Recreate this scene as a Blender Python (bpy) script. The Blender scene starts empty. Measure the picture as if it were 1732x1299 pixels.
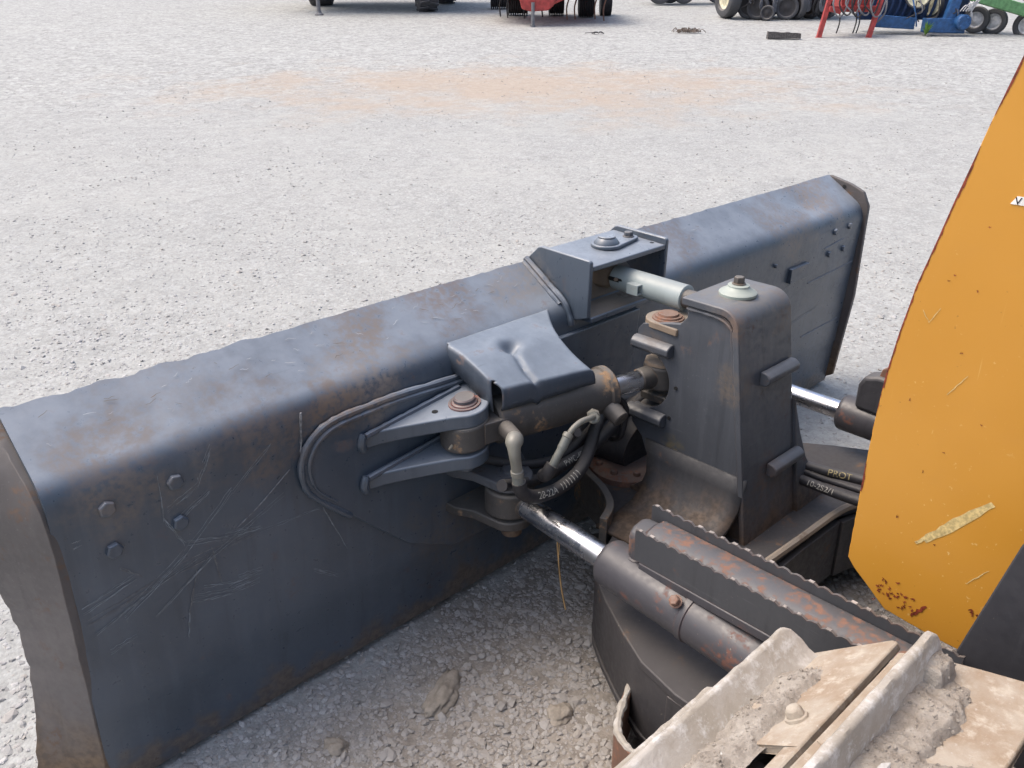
import bpy, bmesh, math, random
import numpy as np
from mathutils import Vector, Matrix, noise
R = math.radians
random.seed(7)
sc = bpy.context.scene
COL = sc.collection

# ------------------------------------------------------------------ camera, sky, sun, exposure
cam_d = bpy.data.cameras.new("camera")
cam = bpy.data.objects.new("camera", cam_d)
COL.objects.link(cam)
cam.location = (-1.918, -1.566, 1.657)
cam_d.sensor_width = 36.0
cam_d.lens = 36.0 * 1480 / 1732
cam_d.clip_start = 0.05
cam_d.clip_end = 2000
PITCH = math.atan((1299 / 2 + 35) / 1480)
cam.rotation_euler = (math.pi / 2 - PITCH, 0, -R(43.85))
sc.camera = cam

w = bpy.data.worlds.new("World")
sc.world = w
w.use_nodes = True
nt = w.node_tree
bg = nt.nodes["Background"]
sky = nt.nodes.new("ShaderNodeTexSky")
sky.sky_type = 'NISHITA'
sky.sun_disc = False
SUN_EL, SUN_AZ = 60, 322          # azimuth clockwise from +Y
sky.sun_elevation = R(SUN_EL)
sky.sun_rotation = R(SUN_AZ)
sky.air_density = 1.0
sky.dust_density = 6.0
sky.ozone_density = 1.0
nt.links.new(sky.outputs[0], bg.inputs[0])
bg.inputs[1].default_value = 0.15

sd = bpy.data.lights.new("sun", 'SUN')
sd.energy = 0.5
sd.angle = R(40)
sd.color = (1.0, 0.95, 0.88)
sun = bpy.data.objects.new("sun", sd)
COL.objects.link(sun)
sun.rotation_euler = (R(90 - SUN_EL), 0, math.pi - R(SUN_AZ))

sc.view_settings.view_transform = 'Standard'
sc.view_settings.look = 'None'
sc.view_settings.gamma = 1
sc.view_settings.use_curve_mapping = False
sc.view_settings.exposure = 0.93


# ------------------------------------------------------------------ node materials
class NB:
    def __init__(s, name):
        s.m = bpy.data.materials.new(name)
        s.m.use_nodes = True
        s.t = s.m.node_tree
        s.bsdf = s.t.nodes["Principled BSDF"]
        s.tc = s.t.nodes.new("ShaderNodeTexCoord")

    def n(s, typ, **kw):
        nd = s.t.nodes.new(typ)
        for k, v in kw.items():
            setattr(nd, k, v)
        return nd

    def lk(s, a, b):
        s.t.links.new(a, b)

    def setin(s, nd, key, v):
        if isinstance(v, (int, float, tuple)):
            if isinstance(v, tuple) and len(v) == 3 and nd.inputs[key].type == 'RGBA':
                v = v + (1,)
            nd.inputs[key].default_value = v
        else:
            s.lk(v, nd.inputs[key])

    def noise(s, scale, detail=4, rough=.55, vec=None, dist=0.0):
        nd = s.n("ShaderNodeTexNoise")
        nd.inputs["Scale"].default_value = scale
        nd.inputs["Detail"].default_value = detail
        nd.inputs["Roughness"].default_value = rough
        nd.inputs["Distortion"].default_value = dist
        s.lk(vec or s.tc.outputs["Object"], nd.inputs["Vector"])
        return nd.outputs["Fac"]

    def mapping(s, scale=(1, 1, 1), rot=(0, 0, 0), loc=(0, 0, 0)):
        nd = s.n("ShaderNodeMapping")
        nd.inputs["Scale"].default_value = scale
        nd.inputs["Rotation"].default_value = rot
        nd.inputs["Location"].default_value = loc
        s.lk(s.tc.outputs["Object"], nd.inputs["Vector"])
        return nd.outputs[0]

    def vor(s, scale, feature='F1', vec=None, out="Distance", rnd=1.0):
        nd = s.n("ShaderNodeTexVoronoi", feature=feature)
        nd.inputs["Scale"].default_value = scale
        nd.inputs["Randomness"].default_value = rnd
        s.lk(vec or s.tc.outputs["Object"], nd.inputs["Vector"])
        return nd.outputs[out]

    def ramp(s, fac, a, b, lo=0.0, hi=1.0):
        nd = s.n("ShaderNodeMapRange")
        nd.interpolation_type = 'SMOOTHSTEP'
        for i, v in ((1, a), (2, b), (3, lo), (4, hi)):
            nd.inputs[i].default_value = v
        s.setin(nd, 0, fac)
        return nd.outputs[0]

    def mix(s, fac, a, b, mode='MIX'):
        nd = s.n("ShaderNodeMix", data_type='RGBA', blend_type=mode)
        s.setin(nd, 0, fac)
        s.setin(nd, 6, a)
        s.setin(nd, 7, b)
        return nd.outputs[2]

    def math(s, op, a, b=0.0, c=0.0):
        nd = s.n("ShaderNodeMath", operation=op)
        s.setin(nd, 0, a)
        s.setin(nd, 1, b)
        s.setin(nd, 2, c)
        return nd.outputs[0]

    def xyz(s, src=None):
        nd = s.n("ShaderNodeSeparateXYZ")
        s.lk(src or s.tc.outputs["Object"], nd.inputs[0])
        return nd.outputs

    def bump(s, h, strength=.3, dist=.002, normal=None):
        nd = s.n("ShaderNodeBump")
        nd.inputs["Strength"].default_value = strength
        nd.inputs["Distance"].default_value = dist
        s.lk(h, nd.inputs["Height"])
        if normal:
            s.lk(normal, nd.inputs["Normal"])
        return nd.outputs[0]

    def edge(s, rad=.006):
        """mask of worn edges: where a rounded normal departs from the true one"""
        bv = s.n("ShaderNodeBevel", samples=4)
        bv.inputs[0].default_value = rad
        g = s.n("ShaderNodeNewGeometry")
        d = s.n("ShaderNodeVectorMath", operation='DOT_PRODUCT')
        s.lk(bv.outputs[0], d.inputs[0])
        s.lk(g.outputs["Normal"], d.inputs[1])
        return s.ramp(s.math('SUBTRACT', 1.0, d.outputs["Value"]), .02, .16)

    def out(s, col=None, rough=None, metal=None, normal=None, spec=None):
        if col is not None: s.setin(s.bsdf, "Base Color", col)
        if rough is not None: s.setin(s.bsdf, "Roughness", rough)
        if metal is not None: s.setin(s.bsdf, "Metallic", metal)
        if normal is not None: s.lk(normal, s.bsdf.inputs["Normal"])
        if spec is not None: s.setin(s.bsdf, "Specular IOR Level", spec)
        return s.m


RUST = (.15, .062, .032)
DIRT = (.235, .185, .135)


def paint(name, base, rust=.3, dust_sheen=.3, rough=.42, speck=.3, edge=0.0, low=None, lowcol=(.16, .125, .095), rustcol=RUST, bumpy=.18, spec=.5, patches=(),
          scr=.5, dust_sheen_col=(.27, .25, .22)):
    b = NB(name)
    big = b.noise(2.3, 3)
    mid = b.noise(11, 5, .6)
    fin = b.noise(60, 5, .6)
    lighter = tuple(min(1, c * 1.35 + .006) for c in base)
    col = b.mix(b.ramp(big, .35, .65), base, lighter)
    # dust on surfaces that face up; bluish on blade steel, painting in sky sheen
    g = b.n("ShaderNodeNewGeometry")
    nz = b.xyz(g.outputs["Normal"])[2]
    du = b.math('MULTIPLY', b.ramp(nz, .38, .92), b.ramp(mid, .3, .7, dust_sheen * .62, dust_sheen))
    col = b.mix(du, col, dust_sheen_col)
    # fine scratches in two directions
    for k, (rot, sc_) in enumerate((((.3, .9, .5), (4, 160, 160)), ((1.2, .2, -.7), (160, 5, 160)))):
        v = b.mapping(sc_, rot)
        n_ = b.noise(1.0, 2, .5, v)
        m_ = b.math('MULTIPLY', b.ramp(n_, .66, .74), b.ramp(b.noise(3.1 + k, 2), .45, .7, 0, scr))
        col = b.mix(m_, col, tuple(c * 1.6 + .05 for c in base))
    # runs and streaks down upright faces
    sv = b.noise(1.0, 3, .6, b.mapping((34, 34, 2.2)))
    up = b.ramp(nz, .15, .5, 1, 0)
    col = b.mix(b.math('MULTIPLY', up, b.ramp(sv, .52, .72, 0, .28)), col, tuple(c * 1.5 + .022 for c in base))
    col = b.mix(b.math('MULTIPLY', up, b.ramp(sv, .30, .44, .30, 0)), col, tuple(c * .55 for c in base))
    # rust patches, denser where the coarse noise allows
    t = .74 - .22 * rust
    patch = b.math('MULTIPLY', b.ramp(mid, t - .08, t + .02), b.ramp(fin, .42, .6))
    rc = b.mix(b.ramp(fin, .3, .7), rustcol, tuple(c * 1.5 for c in rustcol))
    col = b.mix(b.math('MULTIPLY', patch, min(1, rust * 2)), col, rc)
    for (px, py, pz, pr, pc, pa) in patches:      # stains with a place of their own
        vd = b.n("ShaderNodeVectorMath", operation='DISTANCE')
        b.lk(b.tc.outputs["Object"], vd.inputs[0])
        vd.inputs[1].default_value = (px, py, pz)
        q = b.math('ADD', b.math('DIVIDE', vd.outputs["Value"], pr), b.ramp(mid, .2, .8, -.45, .45))
        pm = b.math('MULTIPLY', b.ramp(q, .25, 1.0, pa, 0), b.ramp(fin, .30, .62))
        col = b.mix(pm, col, pc)
    # specks of grit
    sp = b.noise(170, 2, .5)
    col = b.mix(b.math('MULTIPLY', b.ramp(sp, .70, .76), b.ramp(b.noise(5.7, 2), .4, .7, 0, speck)), col, (.34, .29, .22))
    if edge:
        e = b.math('MULTIPLY', b.edge(), b.ramp(b.noise(23, 4), .3, .62, .1, 1))
        col = b.mix(b.math('MULTIPLY', e, edge), col, rc)
    if low:                                   # dried soil on the lowest few centimetres
        z = b.xyz()[2]
        zz = b.math('ADD', z, b.ramp(mid, .2, .8, -.07, .07))
        lm = b.ramp(zz, low[0], low[1], .85, 0)
        col = b.mix(lm, col, b.mix(b.ramp(fin, .35, .65), lowcol, tuple(c * .55 for c in lowcol)))
    rg = b.math('ADD', b.ramp(fin, .3, .7, rough - .07, rough + .12), b.math('MULTIPLY', patch, .35))
    nm = b.bump(b.noise(34, 6, .6), bumpy, .0016)
    nm = b.bump(b.noise(3, 2), .07, .01, nm)
    return b.out(col, rg, None, nm, spec)


STEEL = paint("dark_painted_steel", (.048, .064, .086), rust=.16, dust_sheen=.85, rough=.34, low=(.02, .11), edge=.2, scr=.35, spec=.7, dust_sheen_col=(.285, .318, .360), rustcol=(.13, .075, .05), patches=[(-.86, .05, .82, .17, (.24, .20, .165), .65), (-.80, .15, .90, .14, (.20, .15, .11), .5), (-.55, .17, .91, .18, (.20, .14, .10), .6), (-1.30, .10, .86, .20, (.20, .175, .155), .3), (-1.15, .0, .78, .17, (.17, .12, .085), .45), (-.97, .0, .76, .10, (.17, .115, .075), .6), (1.35, .13, .89, .22, (.26, .21, .17), .75), (1.05, .04, .83, .20, (.22, .17, .13), .5), (.35, .17, .91, .25, (.19, .14, .11), .5), (-1.45, .03, .80, .16, (.19, .145, .11), .6), (-.30, .12, .88, .15, (.26, .22, .18), .5), (1.4, .02, .3, .4, (.15, .145, .14), .4), (-.6, .03, .25, .25, (.15, .115, .085), .4)])  # bluish tone on up-facing steel is painted sky sheen
BLADE_STEEL = paint("blade_painted_steel", (.048, .064, .086), rust=.16, dust_sheen=.85, rough=.34, low=(.02, .11), edge=0, scr=.35, spec=.7, dust_sheen_col=(.285, .318, .360), rustcol=(.13, .075, .05), patches=[(-.86, .05, .82, .17, (.24, .20, .165), .65), (-.80, .15, .90, .14, (.20, .15, .11), .5), (-.55, .17, .91, .18, (.20, .14, .10), .6), (-1.30, .10, .86, .20, (.20, .175, .155), .3), (-1.15, .0, .78, .17, (.17, .12, .085), .45), (-.97, .0, .76, .10, (.17, .115, .075), .6), (1.35, .13, .89, .22, (.26, .21, .17), .75), (1.05, .04, .83, .20, (.22, .17, .13), .5), (.35, .17, .91, .25, (.19, .14, .11), .5), (-1.45, .03, .80, .16, (.19, .145, .11), .6), (-.30, .12, .88, .15, (.26, .22, .18), .5), (1.4, .02, .3, .4, (.15, .145, .14), .4), (-.6, .03, .25, .25, (.15, .115, .085), .4)])  # top sheet lightened blue-grey to paint in the sky's reflection
STEEL_END = paint("scuffed_end_steel", (.078, .070, .068), rust=.4, dust_sheen=.2, rough=.55, low=(.02, .30), rustcol=(.11, .072, .05), edge=.6, lowcol=(.19, .12, .062))
MAST = paint("dark_mast_steel", (.058, .064, .075), rust=.22, dust_sheen=.55, rough=.42, edge=.35, dust_sheen_col=(.22, .22, .22), low=(.27, .44), lowcol=(.16, .10, .06), rustcol=(.13, .075, .05), patches=[(-.12, -.33, .47, .05, (.14, .115, .06), .8), (-.02, -.58, .42, .12, (.15, .09, .06), .5), (-.12, -.50, .88, .07, (.24, .15, .095), .6), (.0, -.42, .91, .14, (.22, .20, .175), .6), (.11, -.50, .86, .09, (.17, .13, .10), .7), (-.10, -.50, .72, .06, (.2, .15, .10), .5), (-.11, -.25, .76, .06, (.14, .10, .07), .4), (.1, -.56, .62, .08, (.12, .085, .06), .4)])
FRAME = paint("dirty_frame_steel", (.033, .031, .033), rust=.40, dust_sheen=.10, rough=.55, speck=.8, edge=.3, rustcol=(.13, .08, .05))
CAST = paint("dirty_cast_steel", (.046, .042, .039), rust=.5, dust_sheen=.5, rough=.55, speck=.9, edge=.4, rustcol=(.19, .125, .075))
BARREL = paint("cylinder_paint", (.041, .040, .046), rust=.45, dust_sheen=.12, rough=.40, speck=.5, edge=.4, rustcol=(.12, .055, .040))
GUARD = paint("guard_steel", (.050, .051, .057), rust=1.0, dust_sheen=.15, rough=.5, edge=.7, rustcol=(.135, .075, .053))
GUARDSIDE = paint("guard_side_steel", (.040, .042, .047), rust=.2, dust_sheen=.3, rough=.45, edge=.3)
RUSTY = paint("rusty_steel", (.15, .085, .06), rust=.9, dust_sheen=.3, rough=.7, rustcol=(.17, .085, .055))
EARTHY = paint("soil_covered_steel", (.19, .145, .105), rust=.4, dust_sheen=.6, rough=.8, rustcol=(.12, .085, .06), bumpy=.6)
GREENISH = paint("grey_green_tube_paint", (.24, .28, .28), rust=.25, dust_sheen=.3, rough=.4, rustcol=(.16, .13, .10), scr=.2)
SLEEVE = paint("crimp_sleeve_steel", (.14, .145, .13), rust=.4, dust_sheen=.3, rough=.4, rustcol=(.12, .09, .06))
CAPPAINT = paint("pale_cap_paint", (.27, .31, .28), rust=.2, dust_sheen=.3, rough=.45, rustcol=(.2, .16, .1), scr=.2)
BLACKP = paint("black_side_plate", (.036, .036, .041), rust=.1, dust_sheen=.3, rough=.5)
HOSE = paint("black_rubber", (.016, .015, .017), rust=.0, dust_sheen=.35, rough=.6, speck=.5)
FITTING = paint("zinc_fitting", (.165, .16, .135), rust=.4, dust_sheen=.3, rough=.35, rustcol=(.2, .16, .10))
TYRE = paint("tyre_rubber", (.050, .051, .056), rust=0, dust_sheen=.6, rough=.75)  # rubber base lightened, painting in the haze over far tyres


def plain(name, col, rough=.5, metal=0.0, var=.25, scale=14, emis=None):
    b = NB(name)
    n_ = b.noise(scale, 4)
    c = b.mix(b.ramp(n_, .3, .7), tuple(x * (1 - var) for x in col), tuple(min(1, x * (1 + var)) for x in col))
    return b.out(c, b.ramp(n_, .3, .7, rough - .06, rough + .1), metal)


CHROME_B = NB("chrome")
_cv = CHROME_B.noise(30, 4)
CHROME = CHROME_B.out(CHROME_B.mix(CHROME_B.ramp(_cv, .4, .7), (.74, .75, .78), (.55, .55, .56)),
                      CHROME_B.ramp(_cv, .3, .7, .18, .34), 1.0, CHROME_B.bump(CHROME_B.noise(9, 2), .006, .001))
WHITE = plain("white_vinyl", (.78, .77, .74), .45)
INK = plain("printed_ink", (.40, .33, .16), .6, var=.5, scale=150)
INKW = plain("printed_white_ink", (.42, .40, .34), .6, var=.5, scale=150)
BLACK = plain("black", (.012, .012, .012), .6)
WRED = plain("red_machine_paint", (.38, .050, .045), .42)
WBLUE = plain("blue_machine_paint", (.025, .090, .23), .42)
WDBLUE = plain("dark_blue_machine_paint", (.012, .035, .10), .45)
WGREEN = plain("green_machine_paint", (.12, .27, .11), .45)
WYEL = plain("yellow_wheel_paint", (.60, .40, .04), .45)
WCREAM = plain("cream_wheel_paint", (.66, .62, .44), .45)
WGREY = plain("grey_machine_steel", (.16, .16, .17), .5)
WDARK = plain("dark_machine_steel", (.03, .028, .03), .6)
SILVER = plain("silver_rim_paint", (.5, .5, .52), .35)
SCR = plain("scratch_bare", (.20, .225, .25), .5, var=.35, scale=70)
SCR2 = plain("scratch_brown", (.15, .15, .155), .6, var=.5, scale=90)
PALE = plain("pale_scrape", (.60, .46, .20), .6, var=.25, scale=160)
STRAW = plain("dry_straw", (.42, .27, .12), .8)
LEAF = plain("weed_leaf", (.16, .30, .06), .6)
WOOD = plain("weathered_block", (.10, .09, .085), .9, var=.4, scale=40)


def yellow_mat():
    b = NB("yellow_orange_paint")
    big = b.noise(1.8, 3)
    col = b.mix(b.ramp(big, .3, .7), (.54, .252, .030), (.59, .285, .042))
    dirt = b.noise(5, 6, .7)
    col = b.mix(b.ramp(dirt, .5, .8, 0, .25), col, (.50, .25, .06))
    f = b.noise(95, 3, .5)
    col = b.mix(b.math('MULTIPLY', b.ramp(f, .70, .74), b.ramp(b.noise(6, 2), .48, .68)), col, (.13, .045, .02))
    f2 = b.noise(120, 3, .5, b.mapping(loc=(3, 7, 1)))
    col = b.mix(b.math('MULTIPLY', b.ramp(f2, .69, .73), b.ramp(b.noise(4.1, 2), .45, .65)), col, (.66, .42, .14))
    v = b.mapping((150, 150, 5), (.65, 0, 0))
    s_ = b.noise(1, 2, .5, v)
    col = b.mix(b.math('MULTIPLY', b.ramp(s_, .70, .76), b.ramp(b.noise(3, 2), .5, .7, 0, .6)), col, (.66, .40, .11))
    nm = b.bump(b.noise(90, 3), .06, .001)
    nm = b.bump(b.noise(3, 2), .12, .01, nm)
    return b.out(col, b.ramp(dirt, .3, .7, .30, .42), None, nm)


YELLOW = yellow_mat()
CREST = plain("worn_crest_steel", (.26, .235, .215), .5, var=.5, scale=60)
SMEAR = plain("red_brown_chip", (.20, .035, .015), .6, var=.5, scale=120)


def shoe_mat(name, a, c, d):
    b = NB(name)
    n1 = b.noise(7, 6, .65)
    n2 = b.noise(38, 6, .7)
    col = b.mix(b.ramp(n1, .35, .62), a, c)
    col = b.mix(b.ramp(n2, .48, .72), col, d)
    col = b.mix(b.ramp(b.noise(90, 4, .7), .58, .72, 0, .7), col, (.46, .43, .39))
    nm = b.bump(n2, .7, .003)
    nm = b.bump(b.noise(150, 4, .7), .5, .0012, nm)
    return b.out(col, .85, None, nm, .25)


SHOE = shoe_mat("muddy_shoe_steel", (.385, .345, .29), (.29, .225, .165), (.45, .405, .34))
GROUSER = shoe_mat("worn_grouser_steel", (.42, .395, .36), (.31, .28, .235), (.54, .53, .51))


def mud_mat():
    b = NB("dried_mud_surface")
    n1 = b.noise(22, 7, .7)
    n2 = b.noise(110, 5, .7)
    col = b.mix(b.ramp(n1, .3, .7), (.25, .222, .19), (.38, .35, .31))
    col = b.mix(b.ramp(n2, .5, .8, 0, .6), col, (.46, .43, .39))
    nm = b.bump(n1, .9, .008)
    nm = b.bump(n2, .8, .003, nm)
    return b.out(col, .95, None, nm, .1)


MUD = mud_mat()


def stone_mat():
    b = NB("gravel_stone")
    g = b.n("ShaderNodeNewGeometry")
    r_ = g.outputs["Random Per Island"]
    cr = b.n("ShaderNodeValToRGB")
    el = cr.color_ramp.elements
    el[0].position, el[0].color = 0, (0.315, 0.31, 0.30, 1)
    el[1].position, el[1].color = 1, (0.490, 0.490, 0.482, 1)
    for p, c in ((.25, (0.331, 0.328, 0.317, 1)), (.5, (0.382, 0.382, 0.382, 1)), (.62, (0.353, 0.331, 0.302, 1)), (.82, (0.410, 0.407, 0.403, 1))):
        e = el.new(p)
        e.color = c
    b.lk(r_, cr.inputs[0])
    # soil-stained where the machine stands
    x, y, z = b.xyz()
    m = soil_mask(b)
    col = b.mix(b.math('MULTIPLY', m, .55), cr.outputs[0], (.30, .265, .225))
    col = b.mix(b.ramp(b.noise(120, 4), .35, .7, 0, .3), col, (.32, .31, .30))
    return b.out(col, .85, None, b.bump(b.noise(260, 3), .2, .001), .25)


def soil_mask(b):
    """1 in the churned soil between blade and tracks, fading outwards"""
    p = b.xyz()
    dx = b.math('DIVIDE', b.math('ADD', p[0], .25), 1.5)
    dy = b.math('DIVIDE', b.math('ADD', p[1], .72), .88)
    d = b.math('SQRT', b.math('ADD', b.math('MULTIPLY', dx, dx), b.math('MULTIPLY', dy, dy)))
    d = b.math('ADD', d, b.ramp(b.noise(2.6, 4), .2, .8, -.25, .25))
    return b.ramp(d, .72, 1.12, 1, 0)


def ground_mat():
    b = NB("gravel_ground")
    st = b.vor(62, out="Color")
    stv = b.n("ShaderNodeSeparateColor")
    b.lk(st, stv.inputs[0])
    dist = b.vor(62)
    st2 = b.vor(150, out="Color")
    stv2 = b.n("ShaderNodeSeparateColor")
    b.lk(st2, stv2.inputs[0])
    a = b.mix(b.ramp(stv.outputs[0], 0, 1), (0.338, 0.331, 0.320), (0.461, 0.457, 0.450))
    a2 = b.mix(b.ramp(stv2.outputs[0], 0, 1), (0.324, 0.317, 0.310), (0.432, 0.428, 0.421))
    col = b.mix(b.ramp(stv.outputs[1], .45, .65), a2, a)
    fines = b.ramp(b.noise(1.1, 5, .65), .42, .66)
    col = b.mix(b.math('MULTIPLY', fines, .6), col, (0.432, 0.425, 0.410))
    col = b.mix(b.ramp(dist, .45, .95, 0, .35), col, (0.238, 0.230, 0.223))
    lg = b.noise(.35, 5, .6)
    col = b.mix(b.ramp(lg, .35, .7, 0, .3), col, (0.331, 0.328, 0.320))
    # dark flecks that keep the far yard grainy
    fl = b.noise(17, 4, .75)
    col = b.mix(b.ramp(fl, .58, .74, 0, .22), col, (0.216, 0.212, 0.209))
    far = b.n("ShaderNodeVectorMath", operation='DISTANCE')
    b.lk(b.tc.outputs["Object"], far.inputs[0])
    far.inputs[1].default_value = (0, 0, 0)
    fm = b.ramp(far.outputs["Value"], 6, 12)
    for sc_, am in ((24, .42), (11, .25)):
        vc = b.n("ShaderNodeSeparateColor")
        b.lk(b.vor(sc_, out="Color"), vc.inputs[0])
        col = b.mix(b.math('MULTIPLY', fm, b.ramp(vc.outputs[0], .62, .95, 0, am)), col, (.19, .185, .18))
        col = b.mix(b.math('MULTIPLY', fm, b.ramp(vc.outputs[1], .60, .95, 0, am)), col, (.62, .62, .61))
    # rusty iron-stained strip across the yard
    p = b.xyz()
    u = b.math('ADD', b.math('MULTIPLY', p[0], .72), b.math('MULTIPLY', p[1], -.693))
    v = b.math('ADD', b.math('MULTIPLY', p[0], .693), b.math('MULTIPLY', p[1], .72))
    du = b.math('DIVIDE', b.math('SUBTRACT', u, STAIN[0]), STAIN[2])
    dv = b.math('DIVIDE', b.math('SUBTRACT', v, STAIN[1]), STAIN[3])
    rr = b.math('SQRT', b.math('ADD', b.math('MULTIPLY', du, du), b.math('MULTIPLY', dv, dv)))
    rr = b.math('ADD', rr, b.ramp(b.noise(1.3, 6, .7), .25, .75, -.55, .55))
    col = b.mix(b.ramp(b.noise(6.5, 6, .8), .45, .70, 0, .38), col, (0.238, 0.234, 0.230))
    col = b.mix(b.ramp(b.noise(26, 3, .7), .50, .72, 0, .38), col, (.25, .245, .24))
    col = b.mix(b.ramp(b.noise(11, 5, .8, b.mapping(loc=(5, 2, 0))), .50, .72, 0, .45), col, (0.533, 0.533, 0.533))
    col = b.mix(1.0, col, (.905, .935, .925), 'MULTIPLY')
    col = b.mix(b.ramp(rr, .0, 1.25, .62, 0), col, (0.385, 0.300, 0.222))
    col = b.mix(b.math('MULTIPLY', soil_mask(b), .88), col, b.mix(b.ramp(b.noise(31, 5, .7), .35, .65), (.185, .16, .135), (.31, .275, .235)))
    h = b.math('ADD', b.math('MULTIPLY', dist, -.5), b.math('MULTIPLY', b.vor(150), -.3))
    nm = b.bump(h, .5, .006)
    nm = b.bump(b.noise(3.5, 5, .6), .5, .03, nm)
    return b.out(col, .92, None, nm, .2)


STAIN = (-.3, 9.3, 4.4, 2.1)
STONE = stone_mat()
GROUND = ground_mat()


# ------------------------------------------------------------------ mesh helpers
class MB:
    """collects shapes into one mesh"""
    def __init__(s):
        s.bm = bmesh.new()
        s.mi = 0

    def _f(s, vs):
        try:
            f = s.bm.faces.new(vs)
            f.material_index = s.mi
            return f
        except ValueError:
            return None

    def prism(s, pts, axis, a, b):
        """polygon in the plane across axis, extruded from a to b; pts are (y,z) for x, (x,z) for y, (x,y) for z"""
        def P(p, t):
            if axis == 'x': return (t, p[0], p[1])
            if axis == 'y': return (p[0], t, p[1])
            return (p[0], p[1], t)
        A = [s.bm.verts.new(P(p, a)) for p in pts]
        B = [s.bm.verts.new(P(p, b)) for p in pts]
        n = len(pts)
        for i in range(n):
            s._f([A[i], A[(i + 1) % n], B[(i + 1) % n], B[i]])
        s._f(A[::-1])
        s._f(B)
        return s

    def box(s, lo, hi):
        return s.prism([(lo[0], lo[1]), (hi[0], lo[1]), (hi[0], hi[1]), (lo[0], hi[1])], 'z', lo[2], hi[2])

    def lathe(s, p0, p1, prof, seg=28, close=True):
        """prof = [(t along the axis in metres, radius)...] from p0 towards p1"""
        p0, p1 = Vector(p0), Vector(p1)
        d = (p1 - p0).normalized()
        u = d.orthogonal().normalized()
        v = d.cross(u)
        rings = []
        for t, r in prof:
            c = p0 + d * t
            rings.append([s.bm.verts.new(c + (u * math.cos(2 * math.pi * k / seg) + v * math.sin(2 * math.pi * k / seg)) * max(r, 1e-5)) for k in range(seg)])
        for a, b in zip(rings, rings[1:]):
            for k in range(seg):
                s._f([a[k], a[(k + 1) % seg], b[(k + 1) % seg], b[k]])
        if close:
            s._f(rings[0][::-1])
            s._f(rings[-1])
        return s

    def cyl(s, p0, p1, r, r2=None, seg=24, ch=0.0):
        L = (Vector(p1) - Vector(p0)).length
        r2 = r if r2 is None else r2
        if ch:
            return s.lathe(p0, p1, [(0, r - ch), (ch, r), (L - ch, r2), (L, r2 - ch)], seg)
        return s.lathe(p0, p1, [(0, r), (L, r2)], seg)

    def tube(s, pts, r, seg=12, smooth=True, wob=0.0):
        pts = [Vector(p) for p in pts]
        if smooth and len(pts) > 2:
            o = []
            for i in range(len(pts) - 1):
                p0, p1, p2, p3 = pts[max(i - 1, 0)], pts[i], pts[i + 1], pts[min(i + 2, len(pts) - 1)]
                for k in range(6):
                    t = k / 6
                    o.append(.5 * ((2 * p1) + (p2 - p0) * t + (2 * p0 - 5 * p1 + 4 * p2 - p3) * t * t + (3 * p1 - p0 - 3 * p2 + p3) * t ** 3))
            o.append(pts[-1])
            pts = o
        prev = None
        rings = []
        n = len(pts)
        for i, p in enumerate(pts):
            d = (pts[min(i + 1, n - 1)] - pts[max(i - 1, 0)]).normalized()
            u = d.orthogonal().normalized() if prev is None else (prev - d * prev.dot(d)).normalized()
            prev = u
            v = d.cross(u)
            rr = (r[min(i, len(r) - 1)] if isinstance(r, (list, tuple)) else r) * (1 + wob * noise.noise(p * 60))
            rings.append([s.bm.verts.new(p + (u * math.cos(2 * math.pi * k / seg) + v * math.sin(2 * math.pi * k / seg)) * rr) for k in range(seg)])
        for a, b in zip(rings, rings[1:]):
            for k in range(seg):
                s._f([a[k], a[(k + 1) % seg], b[(k + 1) % seg], b[k]])
        s._f(rings[0][::-1])
        s._f(rings[-1])
        return s

    def bolt(s, p, d, r=.014, h=.011, washer=True, rot=.3):
        p, d = Vector(p), Vector(d).normalized()
        if washer:
            s.lathe(p, p + d, [(0, r * 1.25), (.0025, r * 1.25)], 20)
            p = p + d * .0025
        u = d.orthogonal().normalized()
        u = Matrix.Rotation(rot, 3, d) @ u
        v = d.cross(u)
        rings = []
        for t, q in ((0, r), (h * .8, r), (h, r * .82)):
            rings.append([s.bm.verts.new(p + d * t + (u * math.cos(math.pi * k / 3) + v * math.sin(math.pi * k / 3)) * q) for k in range(6)])
        for a, b in zip(rings, rings[1:]):
            for k in range(6):
                s._f([a[k], a[(k + 1) % 6], b[(k + 1) % 6], b[k]])
        s._f(rings[-1])
        return s

    def strip(s, a, b, w0, w1, nrm, up=.0006, seg=6, jit=.0):
        """thin raised mark from a to b"""
        a, b, nrm = Vector(a), Vector(b), Vector(nrm).normalized()
        d = (b - a)
        side = d.normalized().cross(nrm)
        L, Rr = [], []
        for i in range(seg + 1):
            t = i / seg
            ww = (w0 + (w1 - w0) * t) * (.35 + .65 * math.sin(math.pi * (.12 + .76 * t))) * (1 + jit * random.uniform(-.5, .5))
            c = a + d * t + nrm * up + side * jit * random.uniform(-1, 1) * .003
            L.append(s.bm.verts.new(c - side * ww / 2))
            Rr.append(s.bm.verts.new(c + side * ww / 2))
        for i in range(seg):
            s._f([Rr[i], Rr[i + 1], L[i + 1], L[i]])
        return s

    def sub(s, fn):
        for v in s.bm.verts:
            v.co = Vector(fn(v.co))
        return s

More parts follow.
